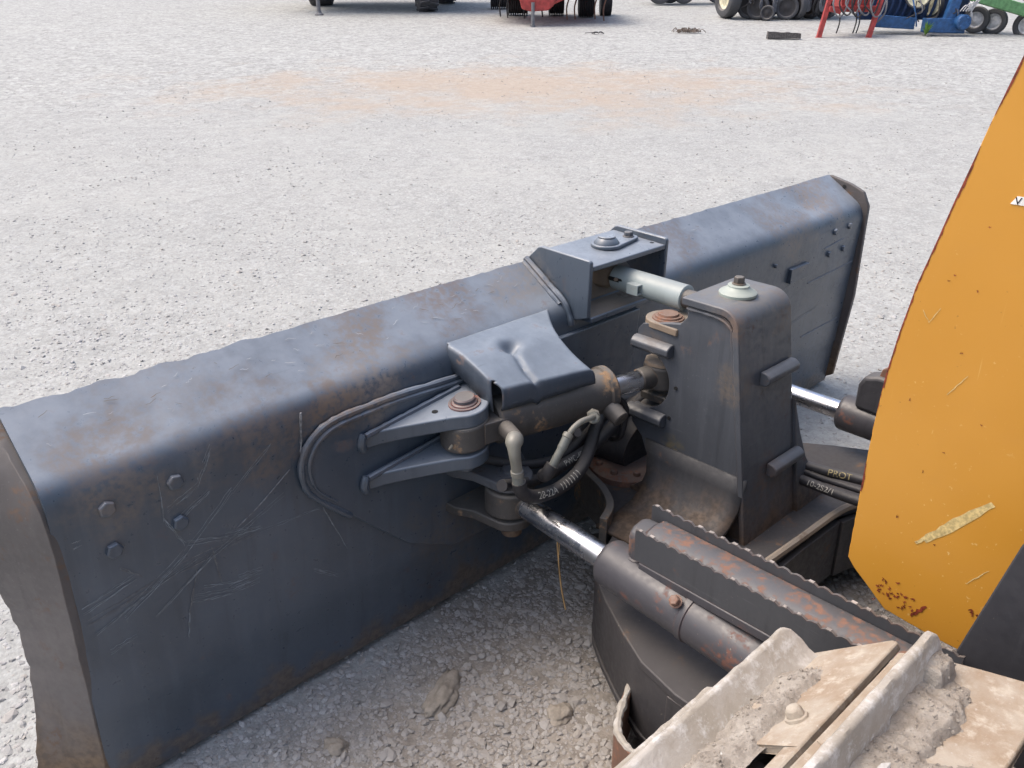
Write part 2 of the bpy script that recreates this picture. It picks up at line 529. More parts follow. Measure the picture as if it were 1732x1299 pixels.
    def build(s, name, mats, parent=None, bevel=0.0, smooth=None, seg=2, loc=None):
        bmesh.ops.recalc_face_normals(s.bm, faces=s.bm.faces[:]) if not getattr(s, 'keep', False) else None
        me = bpy.data.meshes.new(name)
        s.bm.to_mesh(me)
        s.bm.free()
        if not isinstance(mats, (list, tuple)): mats = [mats]
        for m in mats: me.materials.append(m)
        o = bpy.data.objects.new(name, me)
        COL.objects.link(o)
        if parent: o.parent = parent
        if loc: o.location = loc
        if bevel:
            m = o.modifiers.new("bevel", 'BEVEL')
            m.width = bevel
            m.segments = seg
            m.limit_method = 'ANGLE'
            m.angle_limit = R(38)
        me.polygons.foreach_set("use_smooth", [True] * len(me.polygons))
        if hasattr(me, "set_sharp_from_angle"): me.set_sharp_from_angle(angle=R(smooth or 35))
        return o


def tag(o, label=None, cat=None, group=None, kind=None):
    if label: o['label'] = label
    if cat: o['category'] = cat
    if group: o['group'] = group
    if kind: o['kind'] = kind
    return o


def empty(name, loc=(0, 0, 0), rz=0, **kw):
    o = bpy.data.objects.new(name, None)
    COL.objects.link(o)
    o.location = loc
    o.rotation_euler = (0, 0, rz)
    tag(o, **kw)
    return o


def text(name, s, size, loc, xdir, ydir, mat, parent, ext=.0004):
    cu = bpy.data.curves.new(name, 'FONT')
    cu.body = s
    cu.size = size
    cu.extrude = ext
    tmp = bpy.data.objects.new("tmp", cu)
    COL.objects.link(tmp)
    dg = bpy.context.evaluated_depsgraph_get()
    me = bpy.data.meshes.new_from_object(tmp.evaluated_get(dg))
    bpy.data.objects.remove(tmp)
    x, y = Vector(xdir).normalized(), Vector(ydir).normalized()
    z = x.cross(y).normalized()
    y = z.cross(x)
    M = Matrix((x, y, z)).transposed().to_4x4()
    M.translation = Vector(loc)
    me.transform(M)
    me.name = name
    me.materials.clear()
    me.materials.append(mat)
    o = bpy.data.objects.new(name, me)
    COL.objects.link(o)
    o.parent = parent
    return o


def hose_text(name, s, size, pts, r, face, mat, parent):
    """letters wrapped along a hose: each letter lies on the side of the hose that looks towards face"""
    pts = [Vector(p) for p in pts]
    o = []
    for i in range(len(pts) - 1):
        p0, p1, p2, p3 = pts[max(i - 1, 0)], pts[i], pts[i + 1], pts[min(i + 2, len(pts) - 1)]
        for k in range(12):
            t = k / 12
            o.append(.5 * ((2 * p1) + (p2 - p0) * t + (2 * p0 - 5 * p1 + 4 * p2 - p3) * t * t + (3 * p1 - p0 - 3 * p2 + p3) * t ** 3))
    o.append(pts[-1])
    cu = bpy.data.curves.new(name, 'FONT')
    cu.body = s
    cu.size = size
    cu.extrude = .0002
    tmp = bpy.data.objects.new("tmp", cu)
    COL.objects.link(tmp)
    dg = bpy.context.evaluated_depsgraph_get()
    me = bpy.data.meshes.new_from_object(tmp.evaluated_get(dg))
    bpy.data.objects.remove(tmp)
    bm = bmesh.new()
    bm.from_mesh(me)
    bmesh.ops.subdivide_edges(bm, edges=[e for e in bm.edges if e.calc_length() > size * .3], cuts=2)
    cum = [0]
    for a, b in zip(o, o[1:]): cum.append(cum[-1] + (b - a).length)
    f = Vector(face)
    for v in bm.verts:
        t = max(0, min(cum[-1] - 1e-4, v.co.x))
        i = max(k for k in range(len(cum)) if cum[k] <= t)
        i = min(i, len(o) - 2)
        q = (t - cum[i]) / max(1e-6, cum[i + 1] - cum[i])
        c = o[i].lerp(o[i + 1], q)
        d = (o[i + 1] - o[i]).normalized()
        n_ = (f - c)
        n_ = (n_ - d * n_.dot(d)).normalized()
        up = n_.cross(d).normalized()
        a = (v.co.y - size * .35) / r
        v.co = c + (n_ * math.cos(a) + up * math.sin(a)) * (r * 1.03 + v.co.z)
    me2 = bpy.data.meshes.new(name)
    bm.to_mesh(me2)
    bm.free()
    me2.materials.append(mat)
    ob = bpy.data.objects.new(name, me2)
    COL.objects.link(ob)
    ob.parent = parent
    return ob


def arc(c, r, a0, a1, n=10):
    return [(c[0] + r * math.cos(R(a0 + (a1 - a0) * i / n)), c[1] + r * math.sin(R(a0 + (a1 - a0) * i / n))) for i in range(n + 1)]


# ------------------------------------------------------------------ the ground
CX, CY = -1.918, -1.566
FX, FY = .693, .721


def gz(x, y):
    t = (x - CX) * FX + (y - CY) * FY - 4.0
    return .055 * min((math.sqrt(t * t + .3) + t) / 2, 60)


def gzn(x, y):
    return gz(x, y) - .012 + .010 * noise.noise(Vector((x * 1.1, y * 1.1, 0))) + .008 * noise.noise(Vector((x * 3.5, y * 3.5, 5))) + .004 * noise.noise(Vector((x * 13, y * 13, 9)))


def build_ground():
    """one sheet, fine near the machine, reaching out to the horizon"""
    def axis():
        v = [0.0]
        step = .045
        while v[-1] < 900:
            if v[-1] > 3.2: step *= 1.12
            v.append(v[-1] + step)
        return [-q for q in v[:0:-1]] + v
    ax = axis()
    n = len(ax)
    co = np.zeros((n * n, 3), dtype=np.float32)
    k = 0
    for j in range(n):
        for i in range(n):
            x, y = ax[i] - .3, ax[j] + .3
            co[k] = (x, y, gzn(x, y) if abs(x) + abs(y) < 60 else gz(x, y))
            k += 1
    idx = np.arange(n * n).reshape(n, n)
    q = np.stack([idx[:-1, :-1], idx[:-1, 1:], idx[1:, 1:], idx[1:, :-1]], -1).reshape(-1, 4)
    me = bpy.data.meshes.new("ground")
    me.from_pydata(co.tolist(), [], q.tolist())
    me.polygons.foreach_set("use_smooth", [True] * len(me.polygons))
    me.materials.append(GROUND)
    o = bpy.data.objects.new("ground", me)
    COL.objects.link(o)
    tag(o, "pale grey gravel yard with a rusty stained strip", "ground", kind="structure")


build_ground()

# icosahedron for stones
_ph = (1 + 5 ** .5) / 2
ICO_V = np.array([(-1, _ph, 0), (1, _ph, 0), (-1, -_ph, 0), (1, -_ph, 0), (0, -1, _ph), (0, 1, _ph), (0, -1, -_ph), (0, 1, -_ph), (_ph, 0, -1), (_ph, 0, 1), (-_ph, 0, -1), (-_ph, 0, 1)], dtype=np.float64)
ICO_V /= np.linalg.norm(ICO_V[0])
ICO_F = np.array([(0, 11, 5), (0, 5, 1), (0, 1, 7), (0, 7, 10), (0, 10, 11), (1, 5, 9), (5, 11, 4), (11, 10, 2), (10, 7, 6), (7, 1, 8), (3, 9, 4), (3, 4, 2), (3, 2, 6), (3, 6, 8), (3, 8, 9), (4, 9, 5), (2, 4, 11), (6, 2, 10), (8, 6, 7), (9, 8, 1)])


def stones(name, pos, size, mat, seed=1, flat=.42):
    rng = np.random.default_rng(seed)
    n = len(pos)
    jit = 1 + rng.uniform(-.28, .28, (n, 12, 1))
    V = ICO_V[None] * jit * np.stack([np.ones(n), rng.uniform(.6, 1, n), rng.uniform(flat * .7, flat * 1.2, n)], -1)[:, None, :]
    a = rng.uniform(0, 2 * np.pi, n)
    ca, sa = np.cos(a)[:, None], np.sin(a)[:, None]
    tl = rng.normal(0, .3, n)
    ct, st = np.cos(tl)[:, None], np.sin(tl)[:, None]
    x, y, z = V[..., 0], V[..., 1], V[..., 2]
    x, z = x * ct + z * st, -x * st + z * ct
    x, y = x * ca - y * sa, x * sa + y * ca
    V = np.stack([x, y, z], -1) * size[:, None, None] + pos[:, None, :]
    F = (ICO_F[None] + (np.arange(n) * 12)[:, None, None]).reshape(-1)
    me = bpy.data.meshes.new(name)
    me.vertices.add(n * 12)
    me.vertices.foreach_set("co", V.reshape(-1).astype(np.float32))
    me.loops.add(n * 60)
    me.loops.foreach_set("vertex_index", F.astype(np.int32))
    me.polygons.add(n * 20)
    me.polygons.foreach_set("loop_start", np.arange(0, n * 60, 3, dtype=np.int32))
    me.polygons.foreach_set("use_smooth", np.zeros(n * 20, dtype=bool))
    me.update(calc_edges=True)
    me.materials.append(mat)
    o = bpy.data.objects.new(name, me)
    COL.objects.link(o)
    return o


def scatter(n, d0, d1, s0, s1, seed, ang=48, pw=2.2):
    rng = np.random.default_rng(seed)
    # equal numbers per metre of distance => density falls with distance
    d = d0 * (d1 / d0) ** rng.uniform(0, 1, n)
    a = R(43.85) + np.radians(rng.uniform(-ang, ang, n))
    x, y = CX + d * np.sin(a), CY + d * np.cos(a)
    s = s0 + (s1 - s0) * rng.uniform(0, 1, n) ** pw
    keep = np.array([noise.noise(Vector((float(i) * 1.3, float(j) * 1.3, 2))) + .6 * noise.noise(Vector((float(i) * 4, float(j) * 4, 7))) for i, j in zip(x, y)]) > rng.uniform(-.75, .55, n)
    x, y, s = x[keep], y[keep], s[keep]
    n = len(x)
    z = np.array([gzn(float(i), float(j)) for i, j in zip(x, y)])
    return np.stack([x, y, z + s * rng.uniform(-.40, .15, n)], -1), s


p1, s1 = scatter(90000, 1.2, 6.5, .0030, .0125, 3)
p2, s2 = scatter(26000, 4.0, 15, .005, .014, 4, ang=38)
p3, s3 = scatter(3000, 1.3, 6.0, .010, .024, 5, pw=3.0)
rg = np.random.default_rng(21)
n4 = 26000
x4, y4 = rg.uniform(-1.7, 1.0, n4), rg.uniform(-1.25, .02, n4)
s4 = .0028 + .0095 * rg.uniform(0, 1, n4) ** 2.6
s4[:900] = rg.uniform(.009, .019, 900)
z4 = np.array([gzn(float(i), float(j)) for i, j in zip(x4, y4)]) + s4 * rg.uniform(-.35, .3, n4)
p4 = np.stack([x4, y4, z4], -1)
tag(stones("gravel", np.concatenate([p1, p2, p3, p4]), np.concatenate([s1, s2, s3, s4]), STONE), "loose pale crushed stone covering the yard", "gravel", kind="stuff")


def clod(name, x, y, r, sx, sy, sz, rz, seed, mat, label, cat, group=None, zoff=0):
    bm = bmesh.new()
    bmesh.ops.create_icosphere(bm, subdivisions=4, radius=1)
    for v in bm.verts:
        n_ = noise.noise(v.co * 1.3 + Vector((seed, 0, 0))) * .38 + noise.noise(v.co * 3.7 + Vector((0, seed, 0))) * .14 + noise.noise(v.co * 9 + Vector((0, seed, 3))) * .11 + noise.noise(v.co * 22) * .05
        v.co *= (1 + n_)
        v.co = Vector((v.co.x * sx * r, v.co.y * sy * r, v.co.z * sz * r))
    me = bpy.data.meshes.new(name)
    bm.to_mesh(me)
    bm.free()
    me.polygons.foreach_set("use_smooth", [True] * len(me.polygons))
    me.materials.append(mat)
    o = bpy.data.objects.new(name, me)
    COL.objects.link(o)
    o.location = (x, y, gzn(x, y) + r * sz * .12 + zoff)
    o.rotation_euler = (0, 0, rz)
    return tag(o, label, cat, group)


CLOD = NB("dirt_clod_surface")
_n = CLOD.noise(30, 6, .7)
CLOD = CLOD.out(CLOD.mix(CLOD.ramp(_n, .3, .7), (.25, .22, .18), (.36, .32, .27)), .95, None, CLOD.bump(_n, .8, .004), .1)
clod("dirt_clod", -.87, -.22, .055, 1.5, .6, .45, R(25), 1, CLOD, "large elongated tan dirt clod behind the lower edge of the blade", "dirt clod", "dirt clods on the ground behind the blade")
clod("dirt_clod", -.70, -.47, .030, 1.2, 1, .6, .4, 2, CLOD, "rounded brown dirt clod nearest the front of the frame arm", "dirt clod", "dirt clods on the ground behind the blade")
clod("dirt_clod", -1.02, -.55, .034, 1.2, .9, .5, 1.1, 5, CLOD, "flat tan dirt clod at the bottom edge of the photo", "dirt clod", "dirt clods on the ground behind the blade")
clod("dirt_clod", -1.16, -.17, .026, 1.3, .9, .6, 1.9, 9, CLOD, "small yellowish dirt clod left of the elongated clod", "dirt clod", "dirt clods on the ground behind the blade")

# ------------------------------------------------------------------ the bulldozer
DOZ = empty("bulldozer", (0, 0, 0), label="yellow-orange bulldozer with dark steel six-way blade, muddy track and scratched side panel", cat="bulldozer")

HL = 1.6
BACK = [(.05, .015), (.047, .06), (.036, .205), (.033, .212), (.0, .752)]


def backy(z):
    """y of the rear sheet at height z"""
    if z >= .752: return 0.0
    for (y0, z0), (y1, z1) in zip(BACK, BACK[1:]):
        if z0 <= z <= z1:
            return y0 + (y1 - y0) * (z - z0) / (z1 - z0)
    return .05


import itertools
CNT = itertools.count()


def blade():
    prof = list(BACK[:4])
    for k in range(1, 9): prof.append((backy(.212 + .540 * k / 8), .212 + .540 * k / 8))
    C, P0, P2 = (0, .803), (0, .752), (.040, .829)
    for k in range(1, 9):
        t = k / 8
        prof.append(tuple((1 - t) ** 2 * P0[i] + 2 * t * (1 - t) * C[i] + t * t * P2[i] for i in (0, 1)))
    for k in range(1, 6): prof.append((.040 + .136 * k / 5, .829 + .087 * k / 5))
    lip = len(prof) - 1
    prof.append((.186, .908))
    for y, z in ((.165, .86), (.145, .78), (.125, .66), (.118, .5), (.122, .34), (.140, .18), (.170, .05), (.178, .0)): prof.append((y, z))
    b = MB()
    n = 220
    rings = []
    for i in range(n + 1):
        x = -HL + .004 + (2 * HL - .008) * i / n
        ring = []
        for k, (y, z) in enumerate(prof):
            nx = noise.noise(Vector((x * 3, y * 9, z * 5)))
            if lip - 5 <= k <= lip:
                z += .0015 * nx
            if 12 <= k <= lip:
                # dents pressed into the top sheet
                for (dx, dy, rr, dp) in ((1.28, .10, .10, .016), (-.95, .08, .12, .003), (.62, .1, .16, .003), (-1.42, .07, .12, .004)):
                    q = ((x - dx) / rr) ** 2 + ((y - dy) / .05) ** 2
                    z -= dp * math.exp(-q)
            if k in (lip, lip + 1):
                jag = noise.noise(Vector((x * 16, 0, 2)))
                jag2 = noise.noise(Vector((x * 70, 0, 5)))
                amp = .0075 if x < -.95 else .0022
                if x < -1.2: jag = round(jag * 3) / 3
                z += amp * jag * .8 + .0016 * jag2
                y += amp * (jag + .5 * jag2)
            y += .0006 * nx
            ring.append(b.bm.verts.new((x, y, z)))
        rings.append(ring)
    m = len(prof)
    for a, c in zip(rings, rings[1:]):
        for k in range(m):
            b.mi = 3 if k in (lip, lip + 1) else 0
            b._f([a[k], a[(k + 1) % m], c[(k + 1) % m], c[k]])
    b.mi = 0
    b._f(rings[0][::-1])
    b._f(rings[-1])
    bmesh.ops.recalc_face_normals(b.bm, faces=b.bm.faces[:])
    b.keep = True
    # scratches in the paint of the rear sheet (same mesh, second material)
    S = [[(-1.14, .74), (-1.24, .66), (-1.36, .55), (-1.50, .46)], [(-1.274, .775), (-1.311, .705), (-1.38, .672)],
         [(-1.57, .485), (-1.381, .516), (-1.185, .528), (-1.031, .521)], [(-1.541, .391), (-1.484, .403)],
         [(-1.56, .455), (-1.45, .498), (-1.33, .531)],
         [(-1.356, .587), (-1.267, .559), (-1.183, .543)], [(-1.35, .575), (-1.26, .548), (-1.18, .536)],
         [(-1.354, .439), (-1.274, .411), (-1.209, .409)], [(-1.36, .425), (-1.27, .400), (-1.20, .396)], [(-1.33, .45), (-1.25, .425), (-1.19, .418)],
         [(-1.023, .518), (-.962, .369)], [(-1.575, .517), (-1.464, .545)], [(-1.388, .765), (-1.39, .653), (-1.357, .58)],
         [(-1.566, .675), (-1.549, .676)], [(-1.36, .64), (-1.289, .681)], [(-1.492, .588), (-1.452, .545)],
         [(-1.34, .50), (-1.37, .40), (-1.38, .33)], [(-1.30, .53), (-1.29, .44)], [(-1.12, .60), (-1.30, .52), (-1.44, .43)],
         [(-1.06, .35), (-.99, .29)], [(.9, .55), (1.15, .60)], [(1.1, .4), (1.35, .43)]]
    for sgi, s_ in enumerate(S):
        for (x0, z0), (x1, z1) in zip(s_, s_[1:]):
            b.mi = 1 if random.random() < .8 else 2
            for r_ in range(random.choice((2, 3, 4))):
                o_ = r_ * random.uniform(.0025, .007)
                A = (x0, backy(z0) - .0005, z0 + o_)
                B = (x1, backy(z1) - .0005, z1 + o_ + random.uniform(-.003, .003))
                b.strip(A, B, random.uniform(.0006, .0020), random.uniform(.0004, .0014), (0, -1, 0), .0006 + len(b.bm.verts) * 2e-8 + next(CNT) * 8e-6, 8, .6)
    for k in range(80):   # short nicks on the top sheet
        x = random.choice((random.uniform(-1.58, -.6), random.uniform(-1.58, -.6), random.uniform(.5, 1.5), random.uniform(-.6, -.3)))
        t = random.uniform(.1, .9)
        y, z = .06 + .10 * t, .840 + .066 * t
        a = random.uniform(-.6, .6)
        l = random.uniform(.006, .03)
        b.mi = random.choice((4, 4, 3))
        b.strip((x, y, z + .004), (x + l * math.cos(a), y + l * math.sin(a) * .8, z + .004 + l * math.sin(a) * .53), .0016, .001, (0, -.55, .83), .0008, 3, .8)
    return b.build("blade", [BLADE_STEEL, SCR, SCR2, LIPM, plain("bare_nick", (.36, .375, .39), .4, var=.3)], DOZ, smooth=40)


LIPM = paint("worn_lip_steel", (.10, .075, .06), rust=.7, dust_sheen=.3, rough=.6, rustcol=(.12, .075, .05))
BL = blade()

# left end plate: flares outwards towards the cutting edge, jagged front edge
b = MB()
back = [(-1.600, .046, .0), (-1.600, .040, .15), (-1.600, .022, .35), (-1.600, .008, .55), (-1.600, -.001, .715), (-1.603, .006, .770), (-1.607, .03, .805)]
front = [(-1.722, .15, .0), (-1.708, .15, .10), (-1.684, .15, .22), (-1.670, .15, .34), (-1.668, .15, .46), (-1.680, .15, .545), (-1.69, .15, .64), (-1.69, .15, .80)]


def samp(pl, n):
    pl = [Vector(p) for p in pl]
    cum = [0]
    for a, c in zip(pl, pl[1:]): cum.append(cum[-1] + (c - a).length)
    o = []
    for i in range(n):
        t = cum[-1] * i / (n - 1)
        k = min(len(pl) - 2, max(j for j in range(len(cum)) if cum[j] <= t + 1e-9))
        o.append(pl[k].lerp(pl[k + 1], (t - cum[k]) / max(1e-9, cum[k + 1] - cum[k])))
    return o


bk = samp(back + [(-1.61, .09, .850), (-1.61, .172, .905)], 60)
fr = samp(front + [(-1.665, .172, .905)], 60)
g1, g2 = [], []
for i, (p, q) in enumerate(zip(bk, fr)):
    q = q + Vector((.006 * noise.noise(Vector((i * .5, 0, 0))), 0, .003 * noise.noise(Vector((0, i * .7, 0)))))
    p = p + Vector((-.004 * abs(noise.noise(Vector((i * .9, 3, 0)))), 0, 0))
    ro = [p.lerp(q, t / 5) for t in range(6)]
    g1.append([b.bm.verts.new(v) for v in ro])
    g2.append([b.bm.verts.new(v + Vector((.018, .004, 0))) for v in ro])
for i in range(59):
    for k in range(5):
        b._f([g1[i][k], g1[i][k + 1], g1[i + 1][k + 1], g1[i + 1][k]])
        b._f([g2[i][k + 1], g2[i][k], g2[i + 1][k], g2[i + 1][k + 1]])
    b._f([g1[i][0], g1[i + 1][0], g2[i + 1][0], g2[i][0]])
    b._f([g1[i + 1][5], g1[i][5], g2[i][5], g2[i + 1][5]])
b._f(g1[0] + g2[0][::-1])
b._f((g1[-1] + g2[-1][::-1])[::-1])
tag(b.build("end_plate", STEEL_END, BL, bevel=.002), "brown worn end plate on the near end")

# right end plate
b = MB()
b.prism([(.046, .035), (.06, .02), (.18, .0), (.18, .70), (.19, .905), (.170, .915), (.074, .892), (.016, .868), (-.014, .812), (-.017, .43), (.02, .05)], 'x', 1.592, 1.612)
tag(b.build("end_plate", STEEL_END, BL, bevel=.003), "rust edged end plate on the far end")
b = MB()
b.cyl((1.590, .10, .878), (1.614, .10, .878), .008)
b.build("lifting_hole", BLACK, BL)

# bolts of the end bits
for x, z in ((-1.493, .735), (-1.357, .738), (-1.495, .637), (-1.359, .639)):
    r_ = .0175 if x < 0 else .014
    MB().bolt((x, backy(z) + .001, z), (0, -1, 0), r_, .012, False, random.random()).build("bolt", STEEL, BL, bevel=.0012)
for x, z in ((1.36, .749), (1.477, .752), (1.345, .66), (1.462, .661), (.93, .70), (.60, .66)):
    MB().bolt((x, backy(z) + .001, z), (0, -1, 0), .013 if x > 1 else .008, .012, False, random.random()).build("bolt", STEEL, BL, bevel=.001)
# small welded name plate and two thin seams on the far half
b = MB()
b.box((1.045, -.0075, .605), (1.18, .02, .662))
b.build("welded_pad", STEEL, BL, bevel=.002)
for (x0, z0, x1, z1) in ((1.22, .565, 1.58, .58), (1.26, .32, 1.56, .33), (1.30, .69, 1.45, .705)):
    b = MB()
    b.tube([(x0, backy(z0) - .0005, z0), ((x0 + x1) / 2, backy((z0 + z1) / 2) - .001, (z0 + z1) / 2), (x1, backy(z1) - .0005, z1)], .0022, 6, wob=.5)
    b.build("weld_seam", STEEL, BL)
# vertical weld near the backing plate
b = MB()
b.tube([(-1.060, -.001, .790), (-1.066, -.002, .74), (-1.070, .0, .69), (-1.066, .003, .66)], .0028, 6, wob=.9)
b.tube([(-1.10, backy(.66) - .001, .66), (-1.18, backy(.60), .60), (-1.24, backy(.56), .565)], .0016, 6, wob=.9)
b.build("weld_seam", SCR2, BL)

# big backing plate behind the cylinder ears, with its weld bead
bp = [(-.40, .742), (-.62, .742), (-.80, .752), (-.90, .752), (-.985, .748), (-1.035, .728), (-1.066, .692), (-1.076, .64), (-1.055, .575), (-.953, .470), (-.782, .300), (-.62, .21), (.10, .21), (.12, .742)]
b = MB()
b.prism(bp, 'y', -.014, .03)
b.sub(lambda v: (v.x, v.y + max(0, backy(v.z)), v.z))
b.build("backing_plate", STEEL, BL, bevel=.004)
b = MB()
b.tube([(x, -.010 + backy(z), z) for x, z in bp[:10]], .0085, 10, wob=.35)
b.tube([(x, -.015 + backy(z), z) for x, z in [(-.40, .728), (-.62, .728), (-.80, .738), (-.90, .737), (-.978, .733), (-1.022, .716), (-1.050, .684), (-1.058, .64), (-1.040, .583), (-.99, .53)]], [.0065] * 40 + [.005] * 6 + [.003] * 20, 10, wob=.3)
b.build("weld_bead", STEEL, BL)

# ears that carry the tilt cylinder
TILT = .12
EC = (-.664, -.092)


def ear(z0, th, name="ear_plate", mat=STEEL, sc=1.0):
    b = MB()
    r = .060
    pts = [(-.905, .02), (-.912, -.012), (-.87, -.028), (-.82, -.056), (-.77, -.088), (-.725, -.118)]
    pts += arc(EC, r, 235, 360, 12)
    pts += [(-.59, -.06), (-.575, .02)]
    b.prism(pts, 'z', 0, th)
    b.sub(lambda v: (v.x, v.y, v.z + z0 + TILT * (v.x - EC[0])))
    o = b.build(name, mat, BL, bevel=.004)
    b = MB()      # fillet welds along the root
    za = z0 + th
    b.tube([(x, -.014 - .006, za + .001 + TILT * (x - EC[0])) for x in (-.91, -.85, -.78, -.70, -.62)], [.008] * 40, 8, wob=.3)
    b.tube([(-.912, -.008, z0 - .002 + TILT * (-.912 - EC[0])), (-.918, -.012, z0 + th * .5 + TILT * (-.915 - EC[0])), (-.910, -.010, za + .004 + TILT * (-.912 - EC[0]))], .011, 10, wob=.2)
    b.build("fillet_weld", mat, o)
    return o


e1 = ear(.674, .037)
e2 = ear(.560, .036)
b = MB()
zt = .711
b.lathe((EC[0], EC[1], zt), (EC[0], EC[1], 1), [(0, .040), (.004, .040), (.0045, .034), (.002, .033), (.007, .032), (.009, .027), (.017, .027), (.020, .024), (.020, .001)], 36)
b.sub(lambda v: (v.x, v.y, v.z + TILT * (v.x - EC[0])))
b.build("pivot_pin", paint("pin_paint", (.055, .055, .065), rust=.6, dust_sheen=.6, edge=.9, rustcol=(.22, .08, .06)), e1)
b = MB()
b.lathe((-.735, -.064, zt - .004 + TILT * -.07), (-.735, -.064, 1), [(0, .008), (.0052, .008)], 16)
b.build("pin_hole", BLACK, e1)
b = MB()
b.lathe((EC[0], EC[1], .53), (EC[0], EC[1], 1), [(0, .022), (.04, .024)], 20)
b.build("pin_end", STEEL, e2)

# lower ears for the left angle cylinder
LX = -.53
LEYE = (-.555, -.138)
for sx in (-1, 1):
    for z0, th in ((.462, .026), (.345, .026)):
        b = MB()
        c = (LEYE[0], LEYE[1])
        pts = [(-.655, .04), (-.65, -.02), (-.625, -.07)] + arc(c, .062, 200, 350, 10) + [(-.44, -.06), (-.40, .04)]
        if sx > 0: pts = [(-x, y) for x, y in pts][::-1]
        b.prism(pts, 'z', z0, z0 + th)
        b.build("ear_plate", CAST if z0 < .4 else MAST, BL, bevel=.004)
    b = MB()
    b.lathe((sx * .545, -.135, .30), (sx * .545, -.135, 1), [(0, .028), (.18, .028), (.182, .04), (.19, .04), (.19, .027), (.198, .025)], 28)
    b.build("pivot_pin", MAST, BL)

# bracket box on top of the blade
b = MB()
SP = [(-.057, .795), (-.060, .955), (-.054, .962), (.128, .966), (.140, .962), (.190, .915), (.188, .905), (.160, .900), (.07, .843), (.0, .775)]
b.prism(SP, 'x', -.176, -.162)
b.prism(SP, 'x', .162, .176)
b.prism([(-.058, .928), (.142, .936), (.142, .951), (-.058, .943)], 'x', -.162, .162)
b.prism([(-.060, .778), (.02, .778), (.02, .794), (-.060, .794)], 'x', -.162, .162)
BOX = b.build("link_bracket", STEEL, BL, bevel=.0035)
b = MB()
b.prism([(.015, .812), (.055, .834), (.06, .842), (.02, .818)], 'x', -.162, .162)
b.prism([(-.055, .7945), (.02, .7945), (.03, .812), (.0, .80), (-.04, .7975)], 'x', -.158, .158)
b.build("packed_soil", EARTHY, BOX, bevel=.002)
b = MB()   # weld runs at the foot of the near plate
b.tube([(-.185, .180, .922), (-.186, .13, .893), (-.186, .07, .855), (-.186, .025, .826), (-.185, .002, .79), (-.184, -.004, .765)], .0095, 10, wob=.2)
b.tube([(-.199, .176, .914), (-.200, .13, .886), (-.200, .07, .848), (-.199, .03, .822)], .0075, 10, wob=.2)
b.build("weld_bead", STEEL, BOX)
PB = (.010, .042)
ztop = lambda y: .943 + (y + .058) * .04
b = MB()
def stad(c, r, c2, r2, n=14):
    return arc(c, r, 90, 270, n) + arc(c2, r2, -90, 90, n)
b.prism(stad(PB, .046, (PB[0] + .105, PB[1]), .026), 'z', ztop(PB[1]), ztop(PB[1]) + .011)
b.build("retainer_plate", STEEL, BOX, bevel=.003)
b = MB()
b.lathe((PB[0], PB[1], ztop(PB[1]) + .011), (PB[0], PB[1], 2), [(0, .038), (.003, .037), (.014, .028), (.016, .026), (.020, .026), (.0215, .024)], 36)
b.build("pin_head", STEEL, BOX)
MB().bolt((PB[0] + .100, PB[1], ztop(PB[1]) + .0112), (0, 0, 1), .014, .013, True, .2).build("bolt", MAST, BOX, bevel=.001)
for hx, hy in ((-.145, -.035), (-.145, .03), (.145, -.02), (.145, .055)):
    MB().lathe((hx, hy, ztop(hy) - .003), (hx, hy, 2), [(0, .0065), (.0034, .0065)], 16).build("bolt_hole", BLACK, BOX)

# bent cover plate over the tilt cylinder
b = MB()
nu, nv = 46, 40
top = []
for j in range(nv + 1):
    v = j / nv
    row = []
    for i in range(nu + 1):
        u = i / nu
        # plan: back edge on the blade crease, front edge along the cylinder
        xb, yb, zb = -.615 + .365 * u, .030 - .004 * u, .822
        xf, yf, zf = -.614 + .262 * u, -.152 - .068 * u, .757 - .004 * u
        curve = .035 * math.sin(math.pi * v) * u ** 3
        x = xb + (xf - xb) * v - curve + .012 * (1 - u) * max(0, v - .85) / .15
        y = yb + (yf - yb) * v
        z = zb + (zf - zb) * v + .012 * math.sin(math.pi * v)
        # the dent, with a crease running from it to the front edge
        z -= .024 * math.exp(-(((u - .42) / .085) ** 2 + ((v - .45) / .10) ** 2))
        z -= .010 * math.exp(-(((u - .40 + .10 * (v - .7)) / .03) ** 2)) * max(0, min(1, (v - .35) * 3))
        z += .006 * math.exp(-(((u - .36) / .12) ** 2 + ((v - .33) / .12) ** 2))
        z += .003 * noise.noise(Vector((u * 3, v * 3, 1)))
        row.append(b.bm.verts.new((x, y, z)))
    top.append(row)
split = 3
for j in range(nv):
    for i in range(nu):
        if i < 1 and j == int(nv * .90): continue
        b._f([top[j][i], top[j + 1][i], top[j + 1][i + 1], top[j][i + 1]])
# front skirt, bending down
prev = top[nv]
p0 = prev
for k, (dy, dz) in enumerate(((-.006, -.003), (-.010, -.010), (-.012, -.020), (-.012, -.045), (-.008, -.062))):
    cur = []
    for m, v in enumerate(p0):
        t = m / (len(p0) - 1)
        cur.append(b.bm.verts.new((v.co.x - .0 + .02 * t * (k / 4), v.co.y + dy, v.co.z + dz * (1.05 - .25 * t) + .0015 * noise.noise(Vector((m * .4, k, 0))))))
    for m in range(len(cur) - 1): b._f([prev[m], cur[m], cur[m + 1], prev[m + 1]])
    prev = cur
